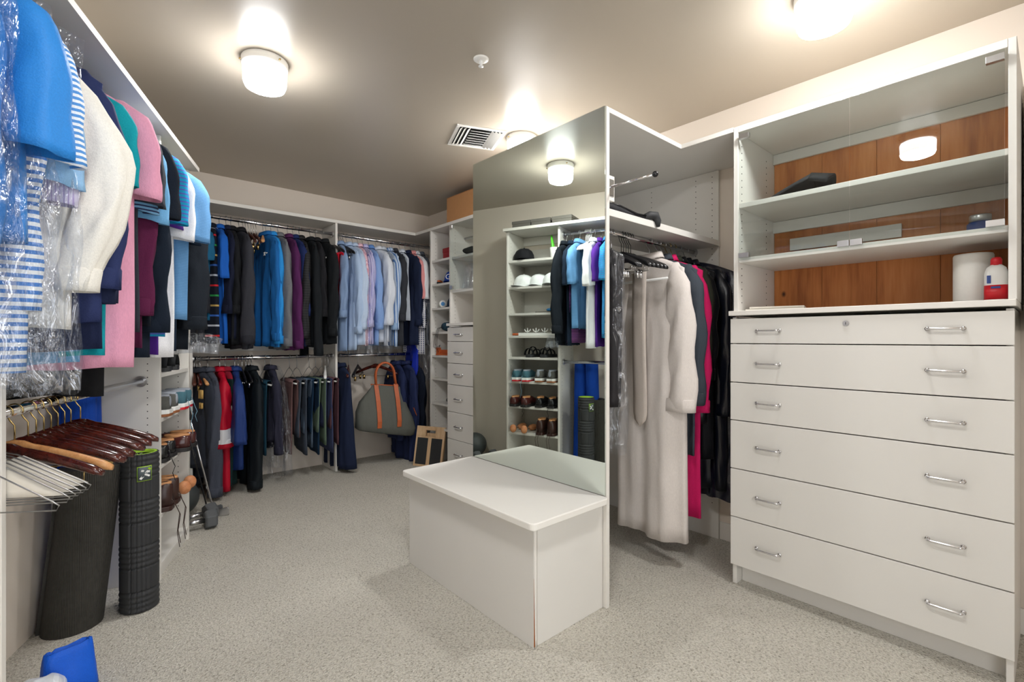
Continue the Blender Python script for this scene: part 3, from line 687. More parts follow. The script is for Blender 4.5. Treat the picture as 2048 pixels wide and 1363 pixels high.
# ================================================================ clothes: far wall, upper left rod
RB = -pi / 2
def BG(u, z, name, label, cat, mat, vb=None, **kw):
    x = bxu(u, 3.99); kw.setdefault('group', 'clothes on the far rods')
    if vb is not None: kw['L'] = (z - .092) - zv(vb, x, 3.98)
    return garment(name, label, cat, (x, RY, z), RB, mat, **kw)
def BH(style, u, z, label, group, **kw): return hanger(style, (bxu(u, 3.99), RY, z), RB, label, group, **kw)
z = RZU
BG(404, z, 'sweater', 'charcoal jacket at the corner end of the upper rod', 'jacket', F((40, 42, 50)), 690, sl='long', th=.03, hg=('wood', {'bar': 'light_wood'}))
BG(416, z, 'polo_shirt', 'dark teal polo near the corner end of the upper rod', 'shirt', F((24, 92, 128)), 640, sl='short', th=.028, sln=.22, srx=(.045, .036))
BG(433, z, 'sweater', 'black sweater with thin coloured stripes', 'sweater', F((18, 24, 38), .9, bands=(.36, [(196, 164, 92), (40, 140, 70), (190, 36, 44), (190, 196, 206), (52, 96, 176)], .035)), 686, sl=None, th=.04, tuck=1, w=.215, hg=('wood', {'bar': 'light_wood'}))
BG(450, z, 'polo_shirt', 'royal blue long shirt with loose short sleeve beside the striped sweater', 'shirt', F((24, 92, 184)), 686, sl='short', sln=.34, th=.03, srx=(.06, .036))
BG(464, z, 'sweater', 'midnight navy pullover between royal blue shirt and charcoal jacket', 'sweater', F((20, 26, 48)), 678, sl='long', th=.026, hg=('wood', {'bar': 'walnut_hanger'}))
BG(474, z, 'sweater', 'black zip sweater left of the charcoal fleece', 'sweater', F((20, 22, 26)), 690, sl='long', th=.024, hg=('wood', {'bar': 'walnut_hanger'}))
BG(491, z, 'fleece_jacket', 'charcoal fleece jacket with long sleeve left of the bare clip hangers', 'jacket', F((52, 53, 60)), 698, sl='long', th=.042, w=.22, srx=(.056, .044), colm=F((24, 24, 28)), cuffm=F((40, 41, 48)), hg=('wood', {'bar': 'light_wood'}), sln=.82)
for k, u in enumerate((499, 504, 510, 516, 521, 526)):
    BH('wood', u, z, ['first', 'second', 'third', 'fourth', 'fifth', 'sixth'][k] + ' bare walnut clip hanger from the left on the upper rod', 'bare walnut clip hangers', w=.17, bar='walnut_hanger', clips=True, tilt=(-1) ** k * 5)
BH('suit', 540, z, 'pale wood suit hanger sticking out in front of the blue jacket', 'pale suit hangers', w=.22, bar='light_wood', tilt=-14)
BG(546, z, 'track_jacket', 'mid blue track jacket with white scribbled chest print', 'jacket', F((28, 100, 168)), 692, sl='long', th=.038, w=.21, sln=.8)
BG(557, z, 'polo_shirt', 'bright azure long shirt beside the heather grey sweater', 'shirt', F((44, 144, 220)), 693, sl='long', th=.022, sln=.82, w=.205)
BG(571, z, 'sweater', 'heather grey sweater between azure shirt and plum sweater', 'sweater', F((112, 114, 118), .95, heather=.12), 698, sl='long', th=.032, w=.22, sln=.84, hg=('wood', {'bar': 'walnut_hanger'}))
BG(591, z, 'sweater', 'plum purple sweater with long sleeve', 'sweater', F((84, 36, 84), .92), 700, sl='long', th=.034, w=.22, sln=.86)
BG(602, z, 'sweater', 'navy pullover half hidden behind the plum sweater', 'sweater', F((30, 44, 92)), 692, sl='long', th=.02, w=.2)
BG(615, z, 'quilted_jacket', 'black ribbed quilted jacket right of the plum sweater', 'jacket', F((40, 40, 42), .6, stripe=((28, 28, 30), .02, .5)), 690, sl='long', th=.034, w=.21, sln=.78, hg=('suit', {'bar': 'walnut_hanger'}))
BG(637, z, 'jacket', 'black jacket with extra long sleeve, lowest near the divider', 'jacket', F((22, 26, 30)), 694, sl='long', th=.036, w=.22, sln=.92, hg=('suit', {'bar': 'walnut_hanger'}))
BG(649, z, 'jacket', 'black zip jacket between two black tops by the divider', 'jacket', F((28, 28, 32)), 690, sl='long', th=.024, w=.2, hg=('suit', {'bar': 'walnut_hanger'}))
BG(663, z, 'golf_pullover', 'black pullover with small white chest mark beside the divider', 'sweater', F((24, 27, 30)), 688, sl='long', th=.036, w=.22, sln=.76, hg=('suit', {'bar': 'walnut_hanger'}))
# upper right rod
trousers('bright red folded trousers right of the divider on the upper rod', (bxu(683, 3.99), RY, z), RB, F((196, 22, 46)), L1=.38, L2=.34, wd=.19, z=-.2, th=.011, seed=4)
for k, u in enumerate((686, 691, 696, 701, 705)):
    BH('plastic', u, z, ['first', 'second', 'third', 'fourth', 'fifth'][k] + ' black clip hanger from the divider, beside the red trousers', 'black clip hangers by the divider', w=.2, hook='chrome', clips='chrome', tilt=(k - 2) * 3)
BG(697, z, 'dress_shirt', 'grey blue dress shirt hanging below the black clip hangers', 'shirt', F((132, 156, 192)), 702, sl='long', th=.026, w=.19, amp=.008, drop=.075)
BG(712, z, 'dress_shirt', 'pale blue dress shirt first of the pale row', 'shirt', F((176, 198, 228)), 700, sl='long', th=.03, w=.205, sln=.74, bulge=.02)
BG(724, z, 'dress_shirt', 'soft pale blue dress shirt with wide cuff', 'shirt', F((190, 208, 232)), 690, sl='long', th=.03, w=.21, sln=.70, bulge=.025)
BG(735, z, 'dress_shirt', 'pink and white striped dress shirt in clear film', 'shirt', F((236, 206, 216), .8, stripe=((214, 150, 170), .007, .4), axis='X'), 690, sl='long', th=.024, w=.2, sln=.66)
BG(745, z, 'dress_shirt', 'lilac pinstriped dress shirt next to the pink striped one', 'shirt', F((206, 204, 236), .8, stripe=((120, 120, 196), .012, .28), axis='Y'), 688, sl='long', th=.026, w=.205, sln=.68)
BG(757, z, 'dress_shirt', 'cornflower blue dress shirt with blue collar', 'shirt', F((134, 166, 218)), 690, sl='long', th=.03, w=.205, sln=.7, colm=F((96, 138, 200)))
BG(772, z, 'dress_shirt', 'white dress shirt with full sleeve in the pale row', 'shirt', F((222, 228, 238)), 684, sl='long', th=.032, w=.215, sln=.66, bulge=.03, srx=(.056, .04))
BG(783, z, 'dress_shirt', 'pale grey dress shirt behind the white one', 'shirt', F((196, 204, 214)), 690, sl='long', th=.022, w=.19, sln=.64)
BG(795, z, 'dress_shirt', 'blue and white vertical striped dress shirt beside the charcoal blazer', 'shirt', F((206, 220, 236), .8, stripe=((86, 128, 188), .016, .4), axis='Y'), 692, sl='long', th=.032, w=.21, sln=.7, cuffm=F((150, 180, 214)))
bag('clear film over the pink striped and lilac dress shirts', (bxu(737, 3.99), RY, z), RB, .225, .98, .05, seed=21)
bag('clear film hanging low between the white and striped dress shirts', (bxu(784, 3.99), RY, z), RB, .2, .98, .04, seed=23)
BG(805, z, 'blazer', 'charcoal blazer on a pale hanger beside the striped shirt', 'jacket', F((50, 52, 58)), 690, sl='long', th=.036, w=.215, sln=.62, hg=('suit', {'bar': 'light_wood'}), colm=F((60, 62, 70)))
BG(820, z, 'dress_shirt', 'pale shirt on a pale hanger between the two blazers', 'shirt', F((206, 214, 226)), 640, sl=None, th=.02, w=.17)
BG(832, z, 'blazer', 'dark navy blazer with sleeve buttons on a pale hanger', 'jacket', F((28, 38, 64)), 690, sl='long', th=.038, w=.22, sln=.66, hg=('suit', {'bar': 'light_wood'}))
BG(843, z, 'polo_shirt', 'salmon pink shirt just right of the navy blazer', 'shirt', F((226, 150, 150)), 640, sl='short', th=.022, w=.2, sln=.4)
BG(851, z, 'polo_shirt', 'white polo with loose sleeve at the corner end of the rod', 'shirt', F((226, 228, 232)), 600, sl='short', th=.026, w=.21, sln=.4)
BG(848, z, 'checked_shirt', 'navy white and red checked shirt hanging lowest near the corner', 'shirt', F((40, 56, 110), .8, check=((226, 226, 230), .018, .45)), 708, sl='long', th=.02, w=.19, sln=.68)
BG(860, z, 'jacket', 'grey garment under clear film in the far corner', 'jacket', F((92, 98, 108)), 690, sl='long', th=.03, w=.2)
bag('long clear garment bag in the far corner beside the shelf tower', (bxu(862, 3.99), RY - .02, z), RB, .24, 1.25, .045, seed=31)

# ---------------------------------------------------------------- far wall, lower left rod
z = RZL
for k, (u, b_) in enumerate(((398, 'walnut_hanger'), (403, 'mahogany'), (410, 'light_wood'))):
    BH('suit', u, z, ['dark walnut', 'reddish mahogany', 'honey coloured'][k] + ' suit hanger at the corner end of the lower rod', 'suit hangers at the corner', w=.21, bar=b_, tilt=-8 + 6 * k, clips=(k == 1))
def emblem(par, pts, mat, name='emblem'): 
    m = MB()
    for p in pts: m.box(*p)
    return m.build(name, mat, par, bevel=.0008)
g = BG(407, z, 'sweatshirt', 'dark grey sweatshirt with gold chest letters beside the shoe tower', 'sweatshirt', F((50, 54, 64), .95, heather=.05), 940, sl='long', th=.05, w=.22, sln=.64, hg=None, jit=12)
BG(426, z, 'hoodie', 'grey hoodie with long sleeve and small round cuff logo', 'sweatshirt', F((74, 78, 90), .95, heather=.06), 965, sl='long', th=.05, w=.225, sln=.84, splay=.03, srx=(.055, .045), hg=('suit', {'bar': 'mahogany'}), hlabel='grey hoodie with round cuff logo')
BG(451, z, 'windbreaker', 'red windbreaker with white panels and white script logo', 'jacket', F((186, 18, 46), .5, stripe=((226, 226, 230), .6, .17)), 985, sl='long', th=.05, w=.225, sln=.5, srx=(.085, .06), hg=('plastic',))
BG(462, z, 'knit_scarf_sweater', 'dark green knit with fair isle band below the red windbreaker', 'sweater', F((22, 46, 46), .95, bands=(.9, [(22, 46, 46), (230, 228, 226), (140, 26, 46)], .12)), 975, sl=None, th=.034, w=.2, tuck=1, hg=('wood', {'bar': 'mahogany'}))
BG(482, z, 'windbreaker', 'navy blue wide-sleeved pullover flaring out beside the red windbreaker', 'jacket', F((32, 56, 116), .6), 940, sl='short', sln=.46, th=.05, w=.22, srx=(.10, .05), splay=.1, hg=('plastic',), col=True)
for k, u in enumerate((489, 497, 505, 511, 517)):
    BH('plastic', u, z, ['first', 'second', 'third', 'fourth', 'fifth'][k] + ' glossy black hanger from the left above the black track suit', 'glossy black hangers', w=.2, clips='chrome' if k > 1 else False, hook='chrome', tilt=(k - 2) * 4)
BG(517, z, 'track_suit', 'black track suit with thin grey piping hanging to the floor', 'jacket', F((20, 27, 32), .7), 980, sl='long', th=.05, w=.215, sln=.84, srx=(.06, .045), hg=('plastic',))
def BT(u, label, c, v1, v2, **kw):
    x = bxu(u, 4.05); return trousers(label, (x, RY, z), RB, F(c, .9), L1=(z - .2) - zv(v1, x, 4.08), L2=(z - .2) - zv(v2, x, 4.08), group='folded trousers on the lower rod', **kw)
W = ('wire', {'w': .2, 'tube': 'white_plastic'})
BT(540, 'deep teal folded trousers left of the film-wrapped pair', (28, 66, 84), 905, 880, seed=41, wd=.13, hg=W)
BG(556, z, 'jacket', 'charcoal navy jacket half inside clear film on the lower rod', 'jacket', F((46, 46, 62)), 885, sl='long', th=.036, w=.19, sln=.62)
bag('tall clear film bag hanging almost to the carpet on the lower rod', (bxu(566, 3.99), RY, z), RB, .23, .86, .06, seed=45)
BT(590, 'mauve brown folded trousers beside the clear film', (112, 84, 82), 902, 870, seed=42, wd=.15, hg=W)
BT(605, 'charcoal grey folded trousers with tall white tube hanger', (68, 76, 88), 868, 905, seed=43, wd=.17, hg=W)
BT(618, 'steel blue grey folded trousers between charcoal and dark teal', (84, 100, 118), 860, 890, seed=44, wd=.15)
BT(630, 'dark petrol blue folded trousers left of the sage pair', (22, 48, 72), 858, 904, seed=46, wd=.17, hg=W)
BT(643, 'sage green folded trousers on the lower rod', (98, 116, 98), 857, 884, seed=47, wd=.18, hg=W)
BT(656, 'slate navy folded trousers right of the sage pair', (62, 70, 100), 850, 900, seed=48, wd=.17, hg=W)
BT(669, 'burgundy brown folded trousers next to the divider', (92, 62, 68), 850, 884, seed=49, wd=.17, hg=W)
BH('suit', 668, z, 'thick white padded hanger against the divider on the lower rod', 'bulky hangers', w=.21, bar='white_plastic', tilt=-20)
# lower right rod
BG(698, z, 'coat', 'long navy coat right of the divider on the lower rod', 'coat', F((26, 36, 62), .85), 938, sl=None, th=.06, w=.18, tuck=1.05, flare=.05, hg=('suit', {'bar': 'mahogany'}))
BH('suit', 716, z, 'red brown hanger between navy coat and canvas bag', 'bulky hangers', w=.2, bar='mahogany', tilt=-25, tube='black_plastic')
BH('suit', 735, z, 'thick black hanger in front of the canvas bag', 'bulky hangers', w=.23, bar='black_plastic', tilt=-34, clips=True)
BH('suit', 772, z, 'mahogany hanger crossing over the leather bag handles', 'bulky hangers', w=.21, bar='mahogany', tilt=42, clips=True)
BG(812, z, 'coat', 'navy jacket behind the right end of the canvas bag', 'jacket', F((32, 42, 78), .85), 880, sl='long', th=.05, w=.2, sln=.6, hg=('suit', {'bar': 'light_wood', 'clips': True}))
BG(830, z, 'track_pants', 'long navy trousers trailing to the carpet by the slant board', 'trousers', F((38, 48, 86), .85), 925, sl='long', th=.05, w=.19, sln=.84, hg=('suit', {'bar': 'mahogany'}))
BG(845, z, 'coat', 'blue black coat in the far corner below the garment bag', 'coat', F((18, 26, 42), .85), 900, sl='long', th=.05, w=.19, hg=('suit', {'bar': 'mahogany'}))
BG(845, 1.20, 'shirt_tail', 'cobalt blue silky shirt hanging between the rods in the corner', 'shirt', F((30, 50, 170), .4), 755, sl=None, th=.03, w=.14, hg=None, col=False)

# ================================================================ peninsula nook
NR = 1.665
def NG(x, name, label, cat, mat, zb=.6, **kw):
    kw['L'] = NR - .092 - zb; kw.setdefault('group', 'clothes in the mirror peninsula'); return garment(name, label, cat, (x, 1.43, NR), RB, mat, **kw)
def NH(style, x, label, group, **kw): return hanger(style, (x, 1.43, NR), RB, label, group, **kw)
linen = F((216, 208, 202), .9, weave=.15, heather=.02)
t = NG(2.24, 'robe', 'long pale linen robe with hanging belt, frontmost in the peninsula', 'robe', linen, zb=.13, sl='long', sln=.74, th=.055, w=.215, tuck=.96, flare=.012, amp=.012, srx=(.085, .05), splay=.015, jit=-6, hg=('wire', {'hook': 'steel_wire', 'tube': 'white_plastic', 'w': .19}) if False else ('wire', {'tube': 'white_plastic'}), col=True)
m = MB().grid(lambda u, v: ((.05 - .085 * u) if v < .9 else (.0075 + (.0425 - .085 * u) * math.sqrt(max(0, 1 - ((v - .9) / .1) ** 2))), -.088 - .006 * sin(v * 5) - .004 * sin(u * 3), -.17 - .80 * v), 5, 24)
m.build('belt', F((198, 187, 177), .9, weave=.15), t, True, solid=.006)
MB().tube([(-.17, -.075, -.215), (.17, -.075, -.215)], .0065, 10).build('white_tube', 'white_plastic', t, True)
NG(1.735, 'dress', 'black dress under thin film against the mirror panel', 'dress', F((34, 32, 34), .6), zb=.85, sl=None, th=.05, w=.19, jit=5)
bag('thin film over the black dress behind the mirror', (1.74, 1.44, NR), RB, .2, .95, .045, mat='thin_film', seed=51)
for k, x in enumerate((1.86, 1.885, 1.91)):
    NH('plastic', x, ['first', 'second', 'third'][k] + ' black skirt hanger with wide clips behind the mirror', 'black skirt hangers', w=.17, hook='chrome', clips='chrome', tilt=12 - 6 * k)
for k, x in enumerate((1.99, 2.01, 2.03, 2.05, 2.07)):
    NH('suit', x, ['first', 'second', 'third', 'fourth', 'fifth'][k] + ' black suit hanger from the mirror, bunched before the linen robe', 'black suit hangers in the peninsula', w=.215, hook='black_wire', bar='black_plastic', tilt=-16 + 3 * k, clips='chrome' if k < 2 else False)
NG(2.325, 'jacket', 'dark slate jacket with long sleeve right behind the robe', 'jacket', F((62, 68, 76), .85), zb=.55, sl='long', sln=.72, th=.032, w=.225, splay=.02, hg=('plastic',), jit=0)
NG(2.375, 'dress', 'bright magenta pink dress showing beside the slate jacket', 'dress', F((206, 28, 96), .85), zb=.22, sl='long', sln=.76, th=.028, w=.225, splay=.02, jit=2, hg=('plastic',), srx=(.05, .03))
NG(2.425, 'jacket', 'dark olive jacket between the pink dress and black coats', 'jacket', F((48, 50, 40), .85), zb=.8, sl='long', sln=.55, th=.03, w=.225, hg=('suit', {'bar': 'mahogany', 'hook': 'brass'}), jit=2)
NG(2.48, 'blouse', 'black satin blouse between olive jacket and leather coat', 'blouse', F((14, 16, 22), .3, gloss=.3), zb=.7, sl='long', sln=.6, th=.03, w=.22, hg=('suit', {'bar': 'mahogany', 'hook': 'brass'}), jit=0)
NG(2.54, 'skirt', 'long black skirt on a wide clip hanger at the peninsula wall', 'skirt', F((16, 18, 24), .6), zb=.5, sl=None, th=.034, w=.22, hg=('plastic', {'clips': 'chrome'}), jit=-3)
NG(2.62, 'coat', 'glossy black blue coat nearest the dresser in the peninsula', 'coat', F((18, 22, 34), .3, gloss=.28), zb=.32, sl='long', sln=.8, th=.06, w=.245, amp=.02, hg=('suit', {'bar': 'mahogany'}), jit=-4, tuck=1.0)
bag('dark glossy garment bag hanging low beside the dresser', (2.66, 1.40, NR), RB, .235, 1.33, .045, mat=F((22, 24, 40), .2, gloss=.22), seed=57, flare=0)
t = T('black_umbrella', 'folded black umbrella lying on the peninsula shelf edge', 'umbrella', (1.88, 1.315, 1.712))
MB().tube([(-.17, .06, .034), (-.1, .035, .03), (-.02, .01, .02), (.06, -.012, .014), (.12, -.03, .016)], [.03, .034, .022, .012, .008], 12).build('canopy', F((34, 34, 37), .6), t, True)
MB().tube([(.1, -.025, .016), (.13, -.035, .026), (.16, -.045, .026), (.172, -.052, .0), (.172, -.054, -.025)], [.012, .02, .022, .016, .008], 12).build('handle', 'rubber_black', t, True)
MB().tube([(-.15, .02, .05), (-.06, -.002, .045), (.04, -.025, .02), (.1, -.035, .02)], .003, 6).build('strap', 'black_plastic', t, True)

# ================================================================ hutch contents
t = T('sun_visor', 'black sun visor hat on the hutch upper shelf behind glass', 'hat', (2.47, .73, 1.782), radians(6))
MB().grid(lambda u, v: ((-.1 + .2 * u) * (1 - .35 * v * v), .0 + .21 * v * (1 - .25 * (2 * u - 1) ** 2), .012 + .1 * (1 - v) ** .85 * (1 - .42 * (2 * u - 1) ** 2)), 13, 10).build('brim', F((40, 40, 43), .8), t, True, solid=.006)
MB().grid(lambda u, v: (-.095 + .19 * u, -.085 * v * (1 - (2 * u - 1) ** 2 * .2), .112 - .042 * (2 * u - 1) ** 2 - .022 * v), 13, 5).build('head_band', F((30, 30, 32), .8), t, True, solid=.014)

t = T('dark_jar', 'small blue jar with silver lid on the hutch middle shelf', 'jar', (2.55, .19, 1.527))
MB().lathe([(.036, .0), (.038, .004), (.038, .06), (.03, .068)], 20).build('body', 'label_blue', t, True); MB().lathe([(.032, .068), (.032, .09), (.03, .094)], 20).build('lid', 'dull_chrome', t, True)
t = T('paper_towel_roll', 'large white paper towel roll on the dresser counter', 'paper towel', (2.50, .205, 1.2803))
MB().lathe([(.054, 0), (.057, .005), (.057, .18), (.054, .187), (.022, .187), (.02, .17)], 36).build('roll', 'white_paper' if 'white_paper' in M else plain('white_paper', srgb(238, 236, 230), .9, nz=.03, nscale=90, bs=.4), t, True)
MB().lathe([(.0205, .001), (.0205, .186)], 16, cap1=False).build('core', 'cardboard', t, True)
t = T('detergent_bottle', 'white bottle with red cap and red label beside paper towels', 'bottle', (2.40, .138, 1.2803))
rg = []
for z_, a_, b_ in ((0, .022, .028), (.006, .025, .031), (.1, .025, .031), (.12, .02, .025), (.13, .013, .014)): rg.append([(a_ * sg(cos(2 * pi * k / 24), .7), b_ * sg(sin(2 * pi * k / 24), .7), z_) for k in range(24)])
MB().loft(rg).build('body', 'white_plastic', t, True)
rg = [[(a_ * sg(cos(2 * pi * k / 24), .7), b_ * sg(sin(2 * pi * k / 24), .7), z_) for k in range(24)] for z_, a_, b_ in ((.008, .0256, .0316), (.058, .0256, .0316))]
MB().loft(rg).build('red_label', 'red_plastic', t, True)
MB().box(-.0262, -.0257, -.012, .012, .046, .053).build('label_mark', 'label_blue', t)
MB().lathe([(.015, .128), (.015, .148), (.011, .156)], 16).build('cap', 'red_plastic', t, True)
MB().box(-.0262, -.0254, .012, .022, .064, .092).build('bar_code', 'label_blue', t)
for k, (z_, w_, l_, rz_, mt) in enumerate(((1.2803, .08, .12, 8, 'paper'), (1.2903, .07, .11, 14, 'paper'))):
    o = MB().box(-w_, w_, -l_, l_, 0, .0085).build('notebook', mt, None, bevel=.001); tag(o, ['lower white notebook at the left end of the dresser counter', 'upper white notebook at the left end of the dresser counter'][k], 'notebook', 'notebooks on the counter', (2.42, .86, z_), radians(rz_))
tag(MB().box(-.06, .06, -.1, .1, 0, .003).build('folded_paper', 'cardboard', None), 'thin tan folder lying mid counter under the cedar back', 'folder', loc=(2.45, .52, 1.2803), rz=.15)

# ================================================================ shoes on the tower (heels to the room)
def lerp_tab(tab, s):
    for (a, x), (b, y) in zip(tab, tab[1:]):
        if s <= b: f = (s - a) / (b - a) if b > a else 0; f = f * f * (3 - 2 * f); return x + (y - x) * f
    return tab[-1][1]
HW = [(0, .020), (.05, .033), (.15, .039), (.4, .036), (.7, .048), (.87, .042), (.96, .026), (1, .012)]
def shoe(name, label, n, tt, z, rz, upper, sole_m, lining, ht, sole=.022, ln=.285, group=None, mid=None, lace=None, strands=(), heelm=None):
    t = T(name, label, 'shoe', LF(n, tt, z), RL + radians(rz), group)
    TOPH = [(0, ht * .86), (.08, ht), (.3, ht * .92), (.5, ht * .95), (.66, ht * .72), (.85, ht * .52), (1, ht * .3)]
    def outline(g, k=28):
        up = [(-ln * s, lerp_tab(HW, s) + g) for s in [i / k for i in range(k + 1)]]
        return [(x + (g if i == 0 else 0), y) for i, (x, y) in enumerate(up)] + [(x, -y) for x, y in up[::-1]]
    MB().prism(outline(.004), 0, sole).build('sole', sole_m, t, bevel=.003)
    if mid: MB().prism(outline(.0055), sole * .42, sole * 1.15).build('midsole', mid, t, bevel=.003)
    rings = []
    for k in range(25):
        s = k / 24; hw = lerp_tab(HW, s); h = lerp_tab(TOPH, s)
        rings.append([(-ln * s * .985 - .002, hw * sg(cos(pi * j / 14), .75), sole * .9 + h * sg(sin(pi * j / 14), .62)) for j in range(15)])
    MB().loft(rings).build('upper', upper, t, True)
    zc = sole + ht * .93
    MB().lathe([(.5, -.01), (.52, .002), (.46, .006), (.42, -.012), (.0001, -.02)], 22, (-ln * .225, 0, zc), cap0=False, sx=.115 * ln / .285, sy=.05).build('lining', lining, t, True)
    if heelm: MB().ball((-.004, 0, sole + ht * .55), (.006, .016, ht * .35), 10, 8).build('heel_tab', heelm, t, True)
    if lace:
        m = MB()
        for k in range(4):
            s = .44 + k * .06; h = sole * .9 + lerp_tab(TOPH, s) * .97; hw = lerp_tab(HW, s) * .62
            m.tube([(-ln * s, -hw, h - .008), (-ln * s - .004, 0, h + .003), (-ln * s, hw, h - .008)], .0024, 6)
        for st in strands: m.tube(st, .0018, 6)
        o = m.build('laces', lace, t, True); o['kind'] = 'stuff'
    return t
def strand(y, drop, x=.012, top=.05): return [(-.05, y * .4, top + .03), (-.0, y, top), (x, y, .006), (x + .012, y + .006, -.03), (x + .004, y - .004, -drop * .6), (x + .012, y + .008, -drop)]
teal = F((66, 104, 116), .8); greym = F((88, 88, 84), .85); burg = plain('burgundy_leather', srgb(72, 34, 32), .22, nz=.12, nscale=30); blk = plain('black_leather', srgb(20, 20, 22), .25, nz=.1, nscale=30)
brn = plain('brown_leather', srgb(56, 32, 26), .35, nz=.15, nscale=30, bs=.2); tanl = plain('tan_lining', srgb(196, 140, 92), .6); dks = plain('dark_sole', srgb(30, 28, 28), .6); gum = plain('gum_sole', srgb(150, 92, 52), .6)
gl = plain('lining_grey', srgb(150, 156, 166), .8)
G = 'shoes on the tower'
for k, tt in enumerate((.425, .325)):
    shoe('running_shoe', ['teal running shoe with red outsole, farther of its pair', 'teal running shoe with red outsole, nearer of its pair'][k], .03, tt, .7703, 3 - 6 * k, teal, 'red_plastic', gl, .075, .03, group=G, mid='white_plastic', lace=F((110, 150, 170)), heelm=teal, strands=[strand(.02, .09 + .05 * k)])
for k, tt in enumerate((.195, .085)):
    shoe('sneaker', ['grey sneaker with thick white sole, beside the teal pair', 'grey sneaker with thick white sole, nearest the viewer'][k], .02, tt, .7703, -4 + 6 * k, greym, gum, gl, .078, .03, group=G, mid='white_plastic', lace='white_plastic', heelm=gl)
for k, tt in enumerate((.435, .325)):
    shoe('dress_shoe', ['burgundy leather lace-up shoe, farther of its pair', 'burgundy leather lace-up shoe, nearer of its pair'][k], .05, tt, .5463, 2, burg, dks, tanl, .07, .022, group=G, lace=blk, strands=[strand(-.01, .08)] if k else ())
for k, tt in enumerate((.2, .085)):
    shoe('dress_shoe', ['black leather lace-up shoe beside the burgundy pair', 'black leather lace-up shoe, nearest on the middle shelf'][k], .01, tt, .5463, -2, blk, dks, tanl, .072, .02, group=G, lace=blk, strands=[strand(.01, .1)] if k else ())
for k, tt in enumerate((.185, .08)):
    shoe('ankle_boot', ['brown leather ankle boot with trailing laces, farther of its pair', 'brown leather ankle boot with trailing laces, nearer of its pair'][k], .03, tt, .3103, 4, brn, brn, tanl, .12, .024, group=G, lace=brn, strands=[strand(.015, .2), strand(-.012, .17, .02)])
for k, tt in enumerate((.44, .33)):
    t = T('shoe_tree', ['bare cedar shoe tree, farther of its pair on the low shelf', 'bare cedar shoe tree, nearer of its pair on the low shelf'][k], 'shoe tree', LF(.04, tt, .3103), RL, G)
    MB().ball((-.02, 0, .036), (.032, .03, .036), 16, 10).build('heel_block', 'cedar_tree', t, True)
    MB().tube([(-.045, 0, .03), (-.15, 0, .03)], .005, 8).build('spring_rod', 'steel_wire', t, True)
    MB().ball((-.2, 0, .028), (.07, .036, .028), 16, 10).build('toe_block', 'cedar_tree', t, True)
t0 = .09
for k in range(2):
    t = T('sandal', ['black strappy sandal, farther of its pair above the sneakers', 'black strappy sandal, nearer of its pair above the sneakers'][k], 'sandal', LF(.0, .3 - .14 * k, .9853), RL, G)
    MB().prism([(-.27 * s, lerp_tab(HW, s)) for s in [i / 16 for i in range(17)]] + [(-.27 * s, -lerp_tab(HW, s)) for s in [i / 16 for i in range(16, -1, -1)]], 0, .026).build('sole', 'rubber_black', t, bevel=.003)
    for x, h in ((-.02, .06), (-.1, .075), (-.18, .05)):
        MB().grid(lambda u, v: (x - .015 + .03 * u, .042 * cos(pi * v), .02 + h * sin(pi * v)), 3, 11).build('strap', F((24, 26, 28), .7), t, True, solid=.004)
# caps and small things on the upper tower shelves
def cap(label, loc, rz, mat, brim=None, group='caps', sc=1.0):
    t = T('baseball_cap', label, 'cap', loc, rz, group)
    MB().lathe([(.092, .0), (.095, .02), (.09, .055), (.072, .09), (.045, .108), (.012, .115)], 24, (0, 0, .006)).build('crown', mat, t, True)
    m = MB().grid(lambda u, v: ((-.085 + .17 * u) * (1 - .1 * v), -.075 * math.sqrt(max(0, 1 - ((u - .5) * 1.75) ** 2)) * 1 - .07 * v * (1 - (2 * u - 1) ** 2 * .6) - .005, .016 - .010 * (2 * u - 1) ** 2 - .006 * v + .004), 13, 6)
    m.build('brim', brim or mat, t, True, solid=.004); MB().ball((0, 0, .122), .007, 8, 6).build('button', brim or mat, t, True)
    return t
white_c = F((236, 238, 238), .7); black_c = F((26, 26, 30), .85)
cap('black cap on the top shelf of the shoe tower', LF(-.12, .40, 1.8583), RL + 1.2, black_c)
cap('white cap with dark brim edge, farthest on the second shelf', LF(-.12, .4, 1.6183), RL + 1.9, white_c)
cap('white cap in the middle of the second shelf', LF(-.14, .255, 1.6183), RL + 1.6, white_c, F((220, 224, 226), .7))
c_ = cap('white cap tipped upright, nearest on the second shelf', LF(-.1, .1, 1.6183), RL + 1.6, white_c)
t = T('brush_cup', 'white cup holding green handled brushes on the top shoe shelf', 'cup', LF(-.1, .09, 1.8583), RL)
MB().lathe([(.03, 0), (.032, .003), (.04, .1), (.037, .1), (.029, .006)], 24).build('cup', 'white_plastic', t, True)
for k in range(2): MB().tube([(.01 - .02 * k, 0, .01), (.014 - .02 * k, .01, .1), (.018 - .022 * k, .02 + .01 * k, .19 + .02 * k)], [.008, .012, .009], 10).build('brush_handle', 'green_plastic', t, True)
t = T('key_tray', 'small grey tray with blue and green clips on the third shoe shelf', 'tray', LF(-.08, .14, 1.3803), RL)
MB().box(-.06, .06, -.1, .1, 0, .012).build('tray', 'grey_box', t, bevel=.002); MB().ball((.02, -.02, .026), (.02, .03, .014), 10, 8).build('clip', 'cyan_plastic', t, True); MB().ball((.03, -.07, .024), (.018, .022, .012), 10, 8).build('clip', 'dark_green', t, True)
tag(MB().box(-.03, .03, -.03, .03, 0, .07).build('small_box', 'cardboard', None, bevel=.002), 'little brown box on the third shoe shelf behind the clips', 'box', loc=LF(-.16, .08, 1.3805), rz=RL)
t = T('hook_rack', 'white rack with four anchor shaped hooks on the fourth shoe shelf', 'rack', LF(-.06, .25, 1.1783), RL)
